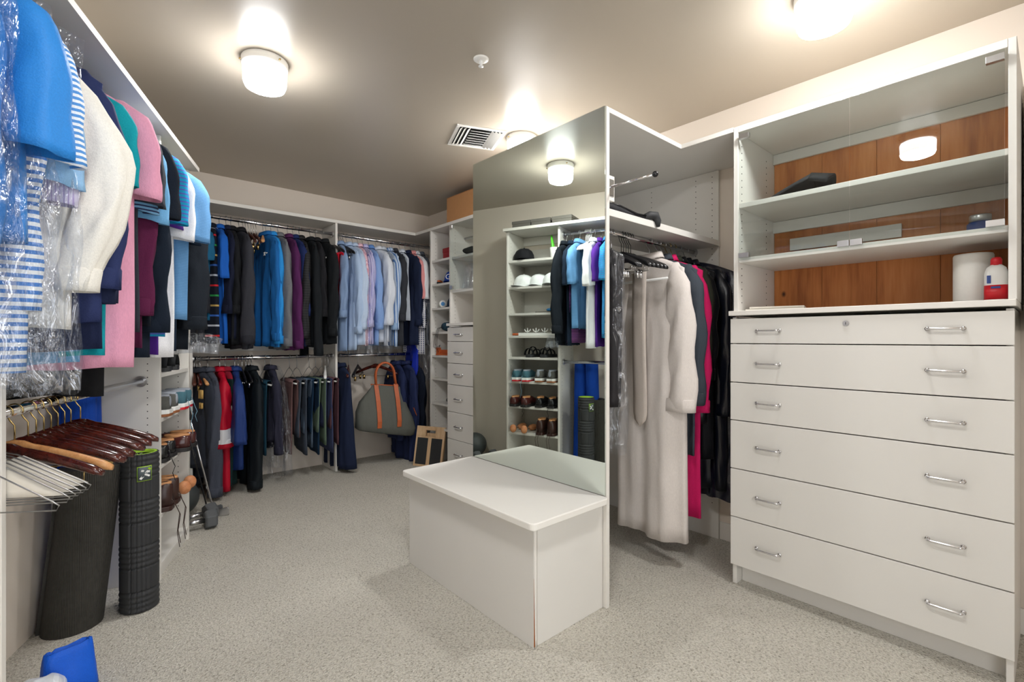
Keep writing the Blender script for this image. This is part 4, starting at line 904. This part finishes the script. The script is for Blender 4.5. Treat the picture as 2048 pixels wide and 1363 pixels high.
MB().box(-.018, .018, -.22, .17, 0, .026).build('rail', 'white_plastic', t, bevel=.003); MB().tube([(.0, .17, .014), (.0, .235, .012)], .011, 10).build('grip', 'tan_leather', t, True)
for k in range(4):
    y = -.17 + k * .085
    m = MB().tube([(0, y - .03, .06), (0, y - .022, .042), (0, y, .034), (0, y + .022, .042), (0, y + .03, .06)], .0045, 8).tube([(0, y, .024), (0, y, .07)], .0045, 8); m.build('hook', 'white_plastic', t, True)
for k, (tt, l_) in enumerate(((.39, 'farthest'), (.20, 'middle'), (-.0, 'nearest'))):
    t = T('storage_box', l_ + ' of the three flat grey lidded boxes on the left top shelf', 'box', LF(-.13, tt - .02, 2.1405), RL, 'grey boxes on the left top shelf')
    MB().box(-.13, .13, -.09, .09, 0, .06).build('body', 'grey_box', t, bevel=.002); MB().box(-.133, .133, -.093, .093, .04, .066).build('lid', 'grey_box', t, bevel=.002)

# ================================================================ mats, roller, ball, weights
def roll(label, cx, rad, h, core, turns, th, mat, tilt=(0, 0), name='exercise_mat', cat='mat', rz=0):
    t = T(name, label, cat, cx, rz)
    n = int(turns * 28); cs, sn = [], []
    prof = []
    for k in range(n + 1):
        a = 2 * pi * turns * k / n; r = core + (rad - th - core) * k / n; prof.append((a, r))
    pts = [((r + th * .97) * cos(a), (r + th * .97) * sin(a)) for a, r in prof] + [(r * cos(a), r * sin(a)) for a, r in prof[::-1]]
    m = MB(); nn = len(pts); vs = []; fs = []
    for j in range(2):
        z_ = h * j
        for x, y in pts: vs.append((x + tilt[0] * z_, y + tilt[1] * z_, z_))
    for i in range(nn): q = (i + 1) % nn; fs.append((i, q, nn + q, nn + i))
    half = n + 1
    for k in range(n):
        a0, a1, b0, b1 = k, k + 1, nn - 1 - k, nn - 2 - k
        fs.append((a0, b0, b1, a1)); fs.append((nn + a0, nn + a1, nn + b1, nn + b0))
    m.add(vs, fs); m.build('mat', mat, t, False); return t
def ribbed():
    t = NT('ribbed_mat'); t.set(.75, spec=.25); f = t.noise(60); t.col(t.mix(f, srgb(58, 56, 52), srgb(74, 72, 67)))
    g = t.N('ShaderNodeTexCoord'); s = t.N('ShaderNodeSeparateXYZ'); t.L(g.outputs['Object'], s.inputs[0])
    an = t.math('ARCTAN2', s.outputs['Y'], s.outputs['X']); t.bump(t.math('SINE', t.math('MULTIPLY', an, 120.0)), .6, .003)
ribbed()
p = LF(-.2, -.36); roll('black ribbed exercise mat rolled up, leaning under the hangers', (-.045, 2.615, 0), .105, .63, .04, 4.5, .0135, 'ribbed_mat', (.10, .02))
bluef = F((20, 70, 172), .9)
p = LF(-.235, -.10); roll('tall blue rolled mat standing closest to the shoe tower', (p.x, p.y, 0), .064, .93, .015, 3.5, .013, bluef, (-.02, .0))
p = LF(-.235, -.24); roll('tall blue rolled mat standing behind the foam roller', (p.x, p.y, 0), .062, .93, .015, 3.5, .013, bluef, (.02, .02))
t = T('foam_roller', 'black grid foam roller standing upright with lime green core', 'foam roller', (.170, 2.606, 0), 0)
R_, H_ = .069, .665
def rr(a, z):
    z = z / H_; band = (z * 3.5) % 1.0; d = 0
    col_ = (a / (2 * pi) * 3) % 1.0
    if band < .45:
        f = (band / .45 * 4) % 1.0; d += .0055 * max(0, 1 - abs(f - .5) * 2 * 1.0) ** .5 - .004
        if col_ < .5: q = (col_ * 8) % 1.0; d -= .0045 * (1 if q < .16 else 0)
    else:
        f = (band - .45) / .55; d -= .006 * (1 if f < .05 or f > .95 else 0)
        if col_ < .5: q = (col_ * 8) % 1.0; d -= .005 * (1 if q < .16 else 0)
        elif col_ > .96 or col_ < .52: d -= .005
    return R_ + d
NA, NZ = 150, 170
MB().loft([[(rr(2 * pi * i / NA, H_ * j / NZ) * (.93 if j in (0, NZ) else 1) * cos(2 * pi * i / NA), rr(2 * pi * i / NA, H_ * j / NZ) * (.93 if j in (0, NZ) else 1) * sin(2 * pi * i / NA), H_ * j / NZ) for i in range(NA)] for j in range(NZ + 1)], True, False).build('foam_sleeve', 'rubber_black', t, True)
MB().lathe([(.062, H_ - .0005), (.055, H_ + .0005), (.05, H_ - .002), (.05, .02)], 40, cap0=False, cap1=True).build('core', 'lime_foam', t, True)
def text_mesh(body, size, name, mat, parent, mtx, ext=.0006):
    cu = bpy.data.curves.new(name, 'FONT'); cu.body = body; cu.size = size; cu.align_x = 'CENTER'; cu.align_y = 'CENTER'; cu.extrude = ext
    tmp = bpy.data.objects.new(name, cu); COL.objects.link(tmp); dg = bpy.context.evaluated_depsgraph_get(); dg.update()
    me = bpy.data.meshes.new_from_object(tmp.evaluated_get(dg)); bpy.data.objects.remove(tmp)
    me.transform(mtx); me.name = name; o = bpy.data.objects.new(name, me); COL.objects.link(o); o.parent = parent
    me.materials.clear(); me.materials.append(M[mat] if isinstance(mat, str) else mat); return o
# emblem patch facing the room
ea = math.atan2(-1, .18) ; er = R_ + .0022
pm = Matrix.Rotation(ea + pi / 2, 4, 'Z')
def onroll(x, z): a = ea + x / er; return (er * cos(a), er * sin(a), z)
def patch(x0, x1, z0, z1, lift, name, mat, n=6):
    m = MB(); vs = []
    for j in (z0, z1):
        for i in range(n + 1):
            a = ea + (x0 + (x1 - x0) * i / n) / er; vs.append(((er + lift) * cos(a), (er + lift) * sin(a), j))
    for i in range(n): m.f.append((i, i + 1, n + 2 + i, n + 1 + i))
    m.v = vs; return m.build(name, mat, t, True, solid=.0008)
patch(-.026, .026, .553, .615, .0, 'emblem_border', 'lime_foam'); patch(-.0235, .0235, .556, .612, .0008, 'emblem_patch', plain('patch_grey', srgb(74, 84, 88), .6))
def stroke(x0, z0, x1, z1, w_, name, mat):
    d = Vector((x1 - x0, z1 - z0)); d.normalize(); nn = Vector((-d.y, d.x)) * w_ / 2
    q = [(x0 + nn.x, z0 + nn.y), (x0 - nn.x, z0 - nn.y), (x1 - nn.x, z1 - nn.y), (x1 + nn.x, z1 + nn.y)]
    vs = []
    for x, z in q: a = ea + x / er; vs.append(((er + .002) * cos(a), (er + .002) * sin(a), z))
    MB().add(vs, [(0, 1, 2, 3)]).build(name, mat, t, solid=.0008)
stroke(-.015, .563, .012, .595, .0085, 'emblem_stroke', 'white_plastic'); stroke(-.012, .598, .018, .590, .008, 'emblem_stroke', 'white_plastic'); stroke(.0, .582, .017, .572, .0075, 'emblem_stroke', 'white_plastic')
stroke(.012, .606, .021, .598, .008, 'emblem_corner', 'lime_foam')
MB().lathe([(.0496, H_ - .034), (.0496, H_ - .012)], 40, cap0=False, cap1=False).build('core_band', 'black_plastic', t, True)
text_mesh('POINT', .019, 'core_lettering', 'white_plastic', t, Matrix.Rotation(.06, 4, 'Z') @ Matrix.Translation((-.006, .0475, H_ - .022)) @ Matrix.Rotation(pi / 2, 4, 'X'))
o = MB().ball((0, 0, .115), .115, 32, 20).build('exercise_ball', 'ball_rubber', None, True); tag(o, 'grey medicine ball on the carpet, seen in the mirror', 'ball', loc=LF(-.16, .96, 0))
for k, (n, tt, a_) in enumerate(((.0, .635, 20), (-.02, .76, 35))):
    t = T('dumbbell', ['grey hex dumbbell beside the shoe tower, nearer one', 'grey hex dumbbell behind the first, farther from the tower'][k], 'dumbbell', LF(n, tt, 0), RL + radians(a_), 'dumbbells on the carpet')
    hexa = [(.058 * cos(pi / 3 * i + pi / 6), .058 * sin(pi / 3 * i + pi / 6)) for i in range(6)]
    for s_ in (-1, 1):
        MB().loft([[(x_ * s_, y_ * g, .0505 + z_ * g) for y_, z_ in hexa] for x_, g in ((.05, .86), (.06, 1), (.105, 1), (.115, .86))]).build('weight_head', 'iron_grey', t, bevel=.003)
    MB().tube([(-.05, 0, .05), (.05, 0, .05)], .015, 12).build('grip', 'dull_chrome', t, True)
for k in range(2):
    t = T('golf_club', ['golf iron leaning in the corner, head on the carpet beside the hoodie', 'second golf club with black shaft leaning behind the first'][k], 'golf club', LF(.06 - .05 * k, .86 + .07 * k, 0), RL)
    MB().tube([(0, 0, .02), (-.22, .16, .86)], [.0048, .0065], 8).build('shaft', ['chrome', 'black_plastic'][k], t, True)
    MB().tube([(-.155, .113, .62), (-.222, .161, .87)], .012, 10).build('grip', 'rubber_black', t, True)
    MB().loft([[(x_, -.008, z0_), (x_, .012, z0_), (x_, .004, z1_), (x_, -.008, z1_)] for x_, z0_, z1_ in ((-.012, .002, .03), (.03, .0, .045), (.075, .002, .055), (.085, .008, .045))]).build('club_head', ['dull_chrome', 'iron_grey'][k], t, bevel=.003)
# bottom left corner: bags on the carpet
t = T('blue_bag', 'bright blue cloth bag standing on the carpet at lower left', 'bag', (-.045, 2.13, 0), .35)
rings = []
for k in range(8):
    f = k / 7; rings.append([((.072 - .012 * f) * sg(cos(2 * pi * i / 24), .55) * (1 + .05 * noise.noise(Vector((i * .9, f * 3, 1)))), (.05 - .036 * f * f) * sg(sin(2 * pi * i / 24), .55) * (1 + .16 * noise.noise(Vector((i * .7, f * 4, 5)))), .15 * f + (.012 * noise.noise(Vector((i * .8, 3, 2))) if k == 7 else 0)) for i in range(24)])
rings.append([(x * .86, y * .86, z) for x, y, z in rings[-1]]); rings.append([(x * .85, y * .85, z - .05) for x, y, z in rings[-1]])
MB().loft(rings).build('bag_body', F((20, 92, 208), .5), t, True)
t = T('white_plastic_bag', 'crumpled white plastic bag beside the blue bag at lower left', 'bag', (-.135, 2.02, 0), .1)
m = MB().ball((0, 0, .06), (.1, .1, .06), 40, 24); m.v = [tuple(Vector(p) + (noise.noise_vector(Vector(p) * 14) * .022 + noise.noise_vector(Vector(p) * 40) * .008) * (1 if p[2] > .03 else 0)) for p in m.v]; m.build('bag_body', plain('bag_white', srgb(226, 230, 236), .3), t, False)

# ================================================================ far tower and top shelf things
t = T('red_box', 'dark red lidded box on the highest shelf of the corner tower', 'box', (2.56, 3.64, 1.8753))
MB().box(-.1, .1, -.085, .1, 0, .08).build('body', 'red_box', t, bevel=.002); MB().box(-.103, .103, -.088, .103, .065, .105).build('lid', 'red_box', t, bevel=.002)
tag(MB().box(-.07, .07, -.055, .055, 0, .03).build('orange_packet', 'orange_card', None, bevel=.003), 'orange packet lying on the dark red box', 'packet', loc=(2.56, 3.63, 1.981))
c_ = cap('royal blue cap with white script letter in the corner tower', (2.52, 3.64, 1.6553), radians(-62), F((24, 66, 160), .8))
text_mesh('G', .07, 'cap_letter', 'white_plastic', c_, Matrix.Rotation(radians(12), 4, 'Z') @ Matrix.Translation((-.035, -.093, .05)) @ Matrix.Rotation(radians(78), 4, 'X'))
t = T('shoe_brush', 'small brown brush beside the blue cap', 'brush', (2.46, 3.79, 1.6553), .5)
MB().ball((0, 0, .026), (.05, .016, .014), 14, 8).build('brush_back', 'tan_leather', t, True); MB().box(-.042, .042, -.012, .012, 0, .018).build('bristles', 'dark', t)
t = T('lint_roller', 'white tape roll with green and blue end in the corner tower', 'roll', (2.45, 3.73, 1.4353), radians(60))
MB().tube([(-.03, 0, .034), (.05, 0, .034)], .033, 24).build('tape', 'white_plastic', t, True); MB().tube([(-.034, 0, .034), (-.0301, 0, .034)], .018, 24).build('blue_end', 'cyan_plastic', t); MB().tube([(.0, 0, .034), (.02, 0, .034)], .0336, 24, False).build('green_band', 'green_plastic', t, True)
cap('dark navy cap behind the white tape roll', (2.55, 3.64, 1.4353), radians(200), F((28, 44, 66), .8))
t = T('teal_beanie', 'dark teal knit beanie with dangling cords in the corner tower', 'cap', (2.5, 3.67, 1.2153), .4)
m = MB().ball((0, 0, .045), (.1, .085, .045), 20, 12); m.v = [tuple(Vector(p) + noise.noise_vector(Vector(p) * 18) * .012 * (1 if p[2] > .01 else 0)) for p in m.v]; m.build('cap_body', F((38, 62, 76), .9), t, True)
m = MB()
for k in range(3): m.tube([(-.07, .03 + .01 * k, .04), (-.1, .06 + .01 * k, .03), (-.112, .075 + .012 * k, -.05), (-.11, .08 + .02 * k, -.14), (-.118, .06 + .012 * k, -.19 + .02 * k), (-.11, .045, -.12)], .0022, 6)
o = m.build('cords', 'black_plastic', t, True); o['kind'] = 'stuff'
t = T('wooden_stand', 'orange brown wooden stand on the tower shelf below the cords', 'stand', (2.46, 3.70, 1.0003), .2)
MB().box(-.05, .05, -.075, .075, 0, .016).build('base', 'tan_leather', t, bevel=.003); MB().box(-.01, .01, -.07, .05, .016, .05).build('upright', 'tan_leather', t, bevel=.003); MB().box(-.045, .0, .055, .075, .0165, .07).build('post', 'tan_leather', t, bevel=.003)
def wshoe(label, x, y, z, rz, upper, sole_m, ht):
    t = shoe('black_shoe', label, 0, 0, 0, 0, upper, sole_m, 'dark', ht, group='things in the corner tower', lace='black_plastic'); t.location = (x, y, z); t.rotation_euler = (0, 0, radians(rz)); return t
wshoe('black sports shoe with toe forward in the corner tower', 2.66, 3.62, .7903, 20, plain('black_synthetic', srgb(26, 28, 32), .35, nz=.2), 'rubber_black', .08)
t = T('glasses_case', 'black case with pink stripe on the low tower shelf', 'case', (2.50, 3.68, .5653), .9)
MB().ball((0, 0, .026), (.085, .04, .026), 20, 10).build('shell', 'black_plastic', t, True); MB().ball((-.02, -.012, .03), (.045, .03, .0235), 14, 8).build('pink_stripe', plain('pink_plastic', srgb(200, 90, 120), .4), t, True)
t = T('cardboard_box', 'brown cardboard carton on the top shelf beside the mirror', 'box', (2.53, 3.33, 2.1825))
B('body', 'cardboard', t, 2.42, 2.71, 3.0, 3.62, 2.1825, 2.405, .003)
for y0_, y1_ in ((3.0, 3.308), (3.312, 3.62)): B('flap', 'cardboard', t, 2.418, 2.712, y0_, y1_, 2.4055, 2.409, .001)
t = T('black_cap_pile', 'crumpled black cap behind the far glass door', 'cap', (2.5, 3.30, 1.8703), .3)
m = MB().ball((0, 0, .035), (.085, .12, .035), 20, 12); m.v = [tuple(Vector(p) + noise.noise_vector(Vector(p) * 18) * .012 * (1 if p[2] > .012 else 0)) for p in m.v]; m.build('cap_body', F((40, 42, 44), .85), t, True)
t = T('clear_bag_bundle', 'bunch of clear plastic on the lower glass cabinet shelf', 'plastic bag', (2.52, 3.33, 1.5753))
rings = [[((.075 + .05 * (1 - f)) * .8 * cos(2 * pi * i / 26) * (1 + .12 * sin(5 * i)), (.1 + .03 * (1 - f)) * sin(2 * pi * i / 26) * (1 + .1 * sin(7 * i + 1)), .22 * f) for i in range(26)] for f in (0, .3, .6, .85, 1)]
MB().loft(rings, True, True).build('film', 'plastic_film', t, True)
# slant board leaning on the far chest
t = T('slant_board', 'wooden slant board with two black grip strips leaning by the far drawers', 'board', (2.285, 3.735, 0), radians(-64))
bm = Matrix.Rotation(radians(-12), 4, 'X')
def SB(name, mat, x0, x1, y0, y1, z0, z1): MB().box(x0, x1, y0, y1, z0, z1).xf(bm).build(name, mat, t, bevel=.002)
SB('base_board', 'board_wood', -.15, .15, 0, .016, 0, .27); SB('board_rim', 'board_wood', -.15, -.05, 0, .016, .2702, .36); SB('board_rim', 'board_wood', .05, .15, 0, .016, .2702, .36); SB('board_rim', 'board_wood', -.0499, .0499, 0, .016, .325, .36)
for x0, x1 in ((-.13, -.018), (.018, .13)): SB('grip_strip', 'rubber_black', x0, x1, -.002, -.0002, .02, .255)
SB('rear_board', 'board_wood', -.14, .14, .03, .044, .0, .3)
# canvas duffel bag on the lower rod
t = T('duffel_bag', 'grey canvas duffel bag with tan leather straps hanging on the lower rod', 'bag', (2.03, 4.04, .30), radians(-14))
canvas = F((98, 100, 94), .9, heather=.03)
rings = []
for z_, a_, b_ in ((0, .24, .085), (.012, .262, .1), (.07, .268, .105), (.16, .255, .095), (.26, .215, .07), (.34, .17, .045), (.40, .135, .022), (.425, .125, .014)):
    rings.append([(a_ * sg(cos(2 * pi * i / 36), .55) + .012 * sin(z_ * 20), b_ * sg(sin(2 * pi * i / 36), .7) * (1 + .05 * noise.noise(Vector((i * .8, z_ * 10, 2)))), z_ - .05 * (a_ * sg(cos(2 * pi * i / 36), .55)) / .26 * (1 - z_)) for i in range(36)])
MB().loft(rings).build('body', canvas, t, True)
MB().tube([(-.125, 0, .44), (0, 0, .43), (.125, 0, .418)], .006, 8).build('zipper', 'tan_leather', t, True)
for x_ in (-.1, .075):
    pts = [(x_ + .03, -.108, .06), (x_ + .032, -.112, .12), (x_ + .03, -.098, .2), (x_ + .026, -.072, .3), (x_ + .02, -.035, .40), (x_ + .018, -.022, .44)]
    m = MB().loft([[(x - .019, y - .004, z), (x + .019, y - .004, z), (x + .019, y + .004, z), (x - .019, y + .004, z)] for x, y, z in pts]); m.build('strap', 'tan_leather', t, bevel=.001)
for s_ in (-1, 1):
    pts = [(-.082, .012 * s_ - .016, .44)] + [(-.0 + .085 * cos(pi - pi * k / 10) - .0, .012 * s_ - .01, .52 + .115 * sin(pi * k / 10)) for k in range(11)] + [(.095, .012 * s_ - .016, .44)]
    MB().tube(pts, .0095, 8).build('handle', 'tan_leather', t, True)
MB().loft([[(.262 + .03 * f, -.03 + .01 * f, .20 - .07 * f + q) for q in (0, .012)] + [(.262 + .03 * f, .0, .20 - .07 * f + q) for q in (.012, 0)] for f in (0, .5, 1)]).build('zip_pull', 'tan_leather', t, bevel=.001)
# thin print on a few garments
def find(lbl): return [o for o in COL.objects if o.get('label', '') == lbl][0]
gold = plain('gold_print', srgb(206, 166, 92), .6)
s_ = find('dark grey sweatshirt with gold chest letters beside the shoe tower')
text_mesh('M', .06, 'chest_letter', gold, s_, Matrix.Translation((.165, YO[(s_['label'], 1)] * .3 - .05, -.33)) @ Matrix.Rotation(pi / 2, 4, 'X'), .006)
text_mesh('III', .09, 'chest_letter', gold, s_, Matrix.Translation((.165, YO[(s_['label'], 1)] * .2 - .05, -.25)) @ Matrix.Rotation(pi / 2, 4, 'X'), .006)
def mark(lbl, body, size, x, y, z, name, mat, face='Y'):
    o = find(lbl); text_mesh(body, size, name, mat, o, Matrix.Translation((x, y, z)) @ (Matrix.Rotation(pi / 2, 4, 'X') if face == 'Y' else Matrix.Rotation(pi / 2, 4, 'Z') @ Matrix.Rotation(pi / 2, 4, 'X')), .003)
l_ = 'grey hoodie with long sleeve and small round cuff logo'
mark(l_, 'C', .04, .213, YO[(l_, 1)] - .05, -.90, 'cuff_logo', 'white_plastic')
l_ = 'red windbreaker with white panels and white script logo'
mark(l_, 'C', .06, .2, YO[(l_, 1)] * .6 - .058, -.42, 'sleeve_logo', 'white_plastic')
l_ = 'black pullover with small white chest mark beside the divider'
mark(l_, '~', .09, .13, -.046, -.235, 'chest_mark', 'white_plastic')
l_ = 'mid blue track jacket with white scribbled chest print'
mark(l_, 'x~', .06, .12, -.05, -.25, 'chest_print', 'white_plastic')
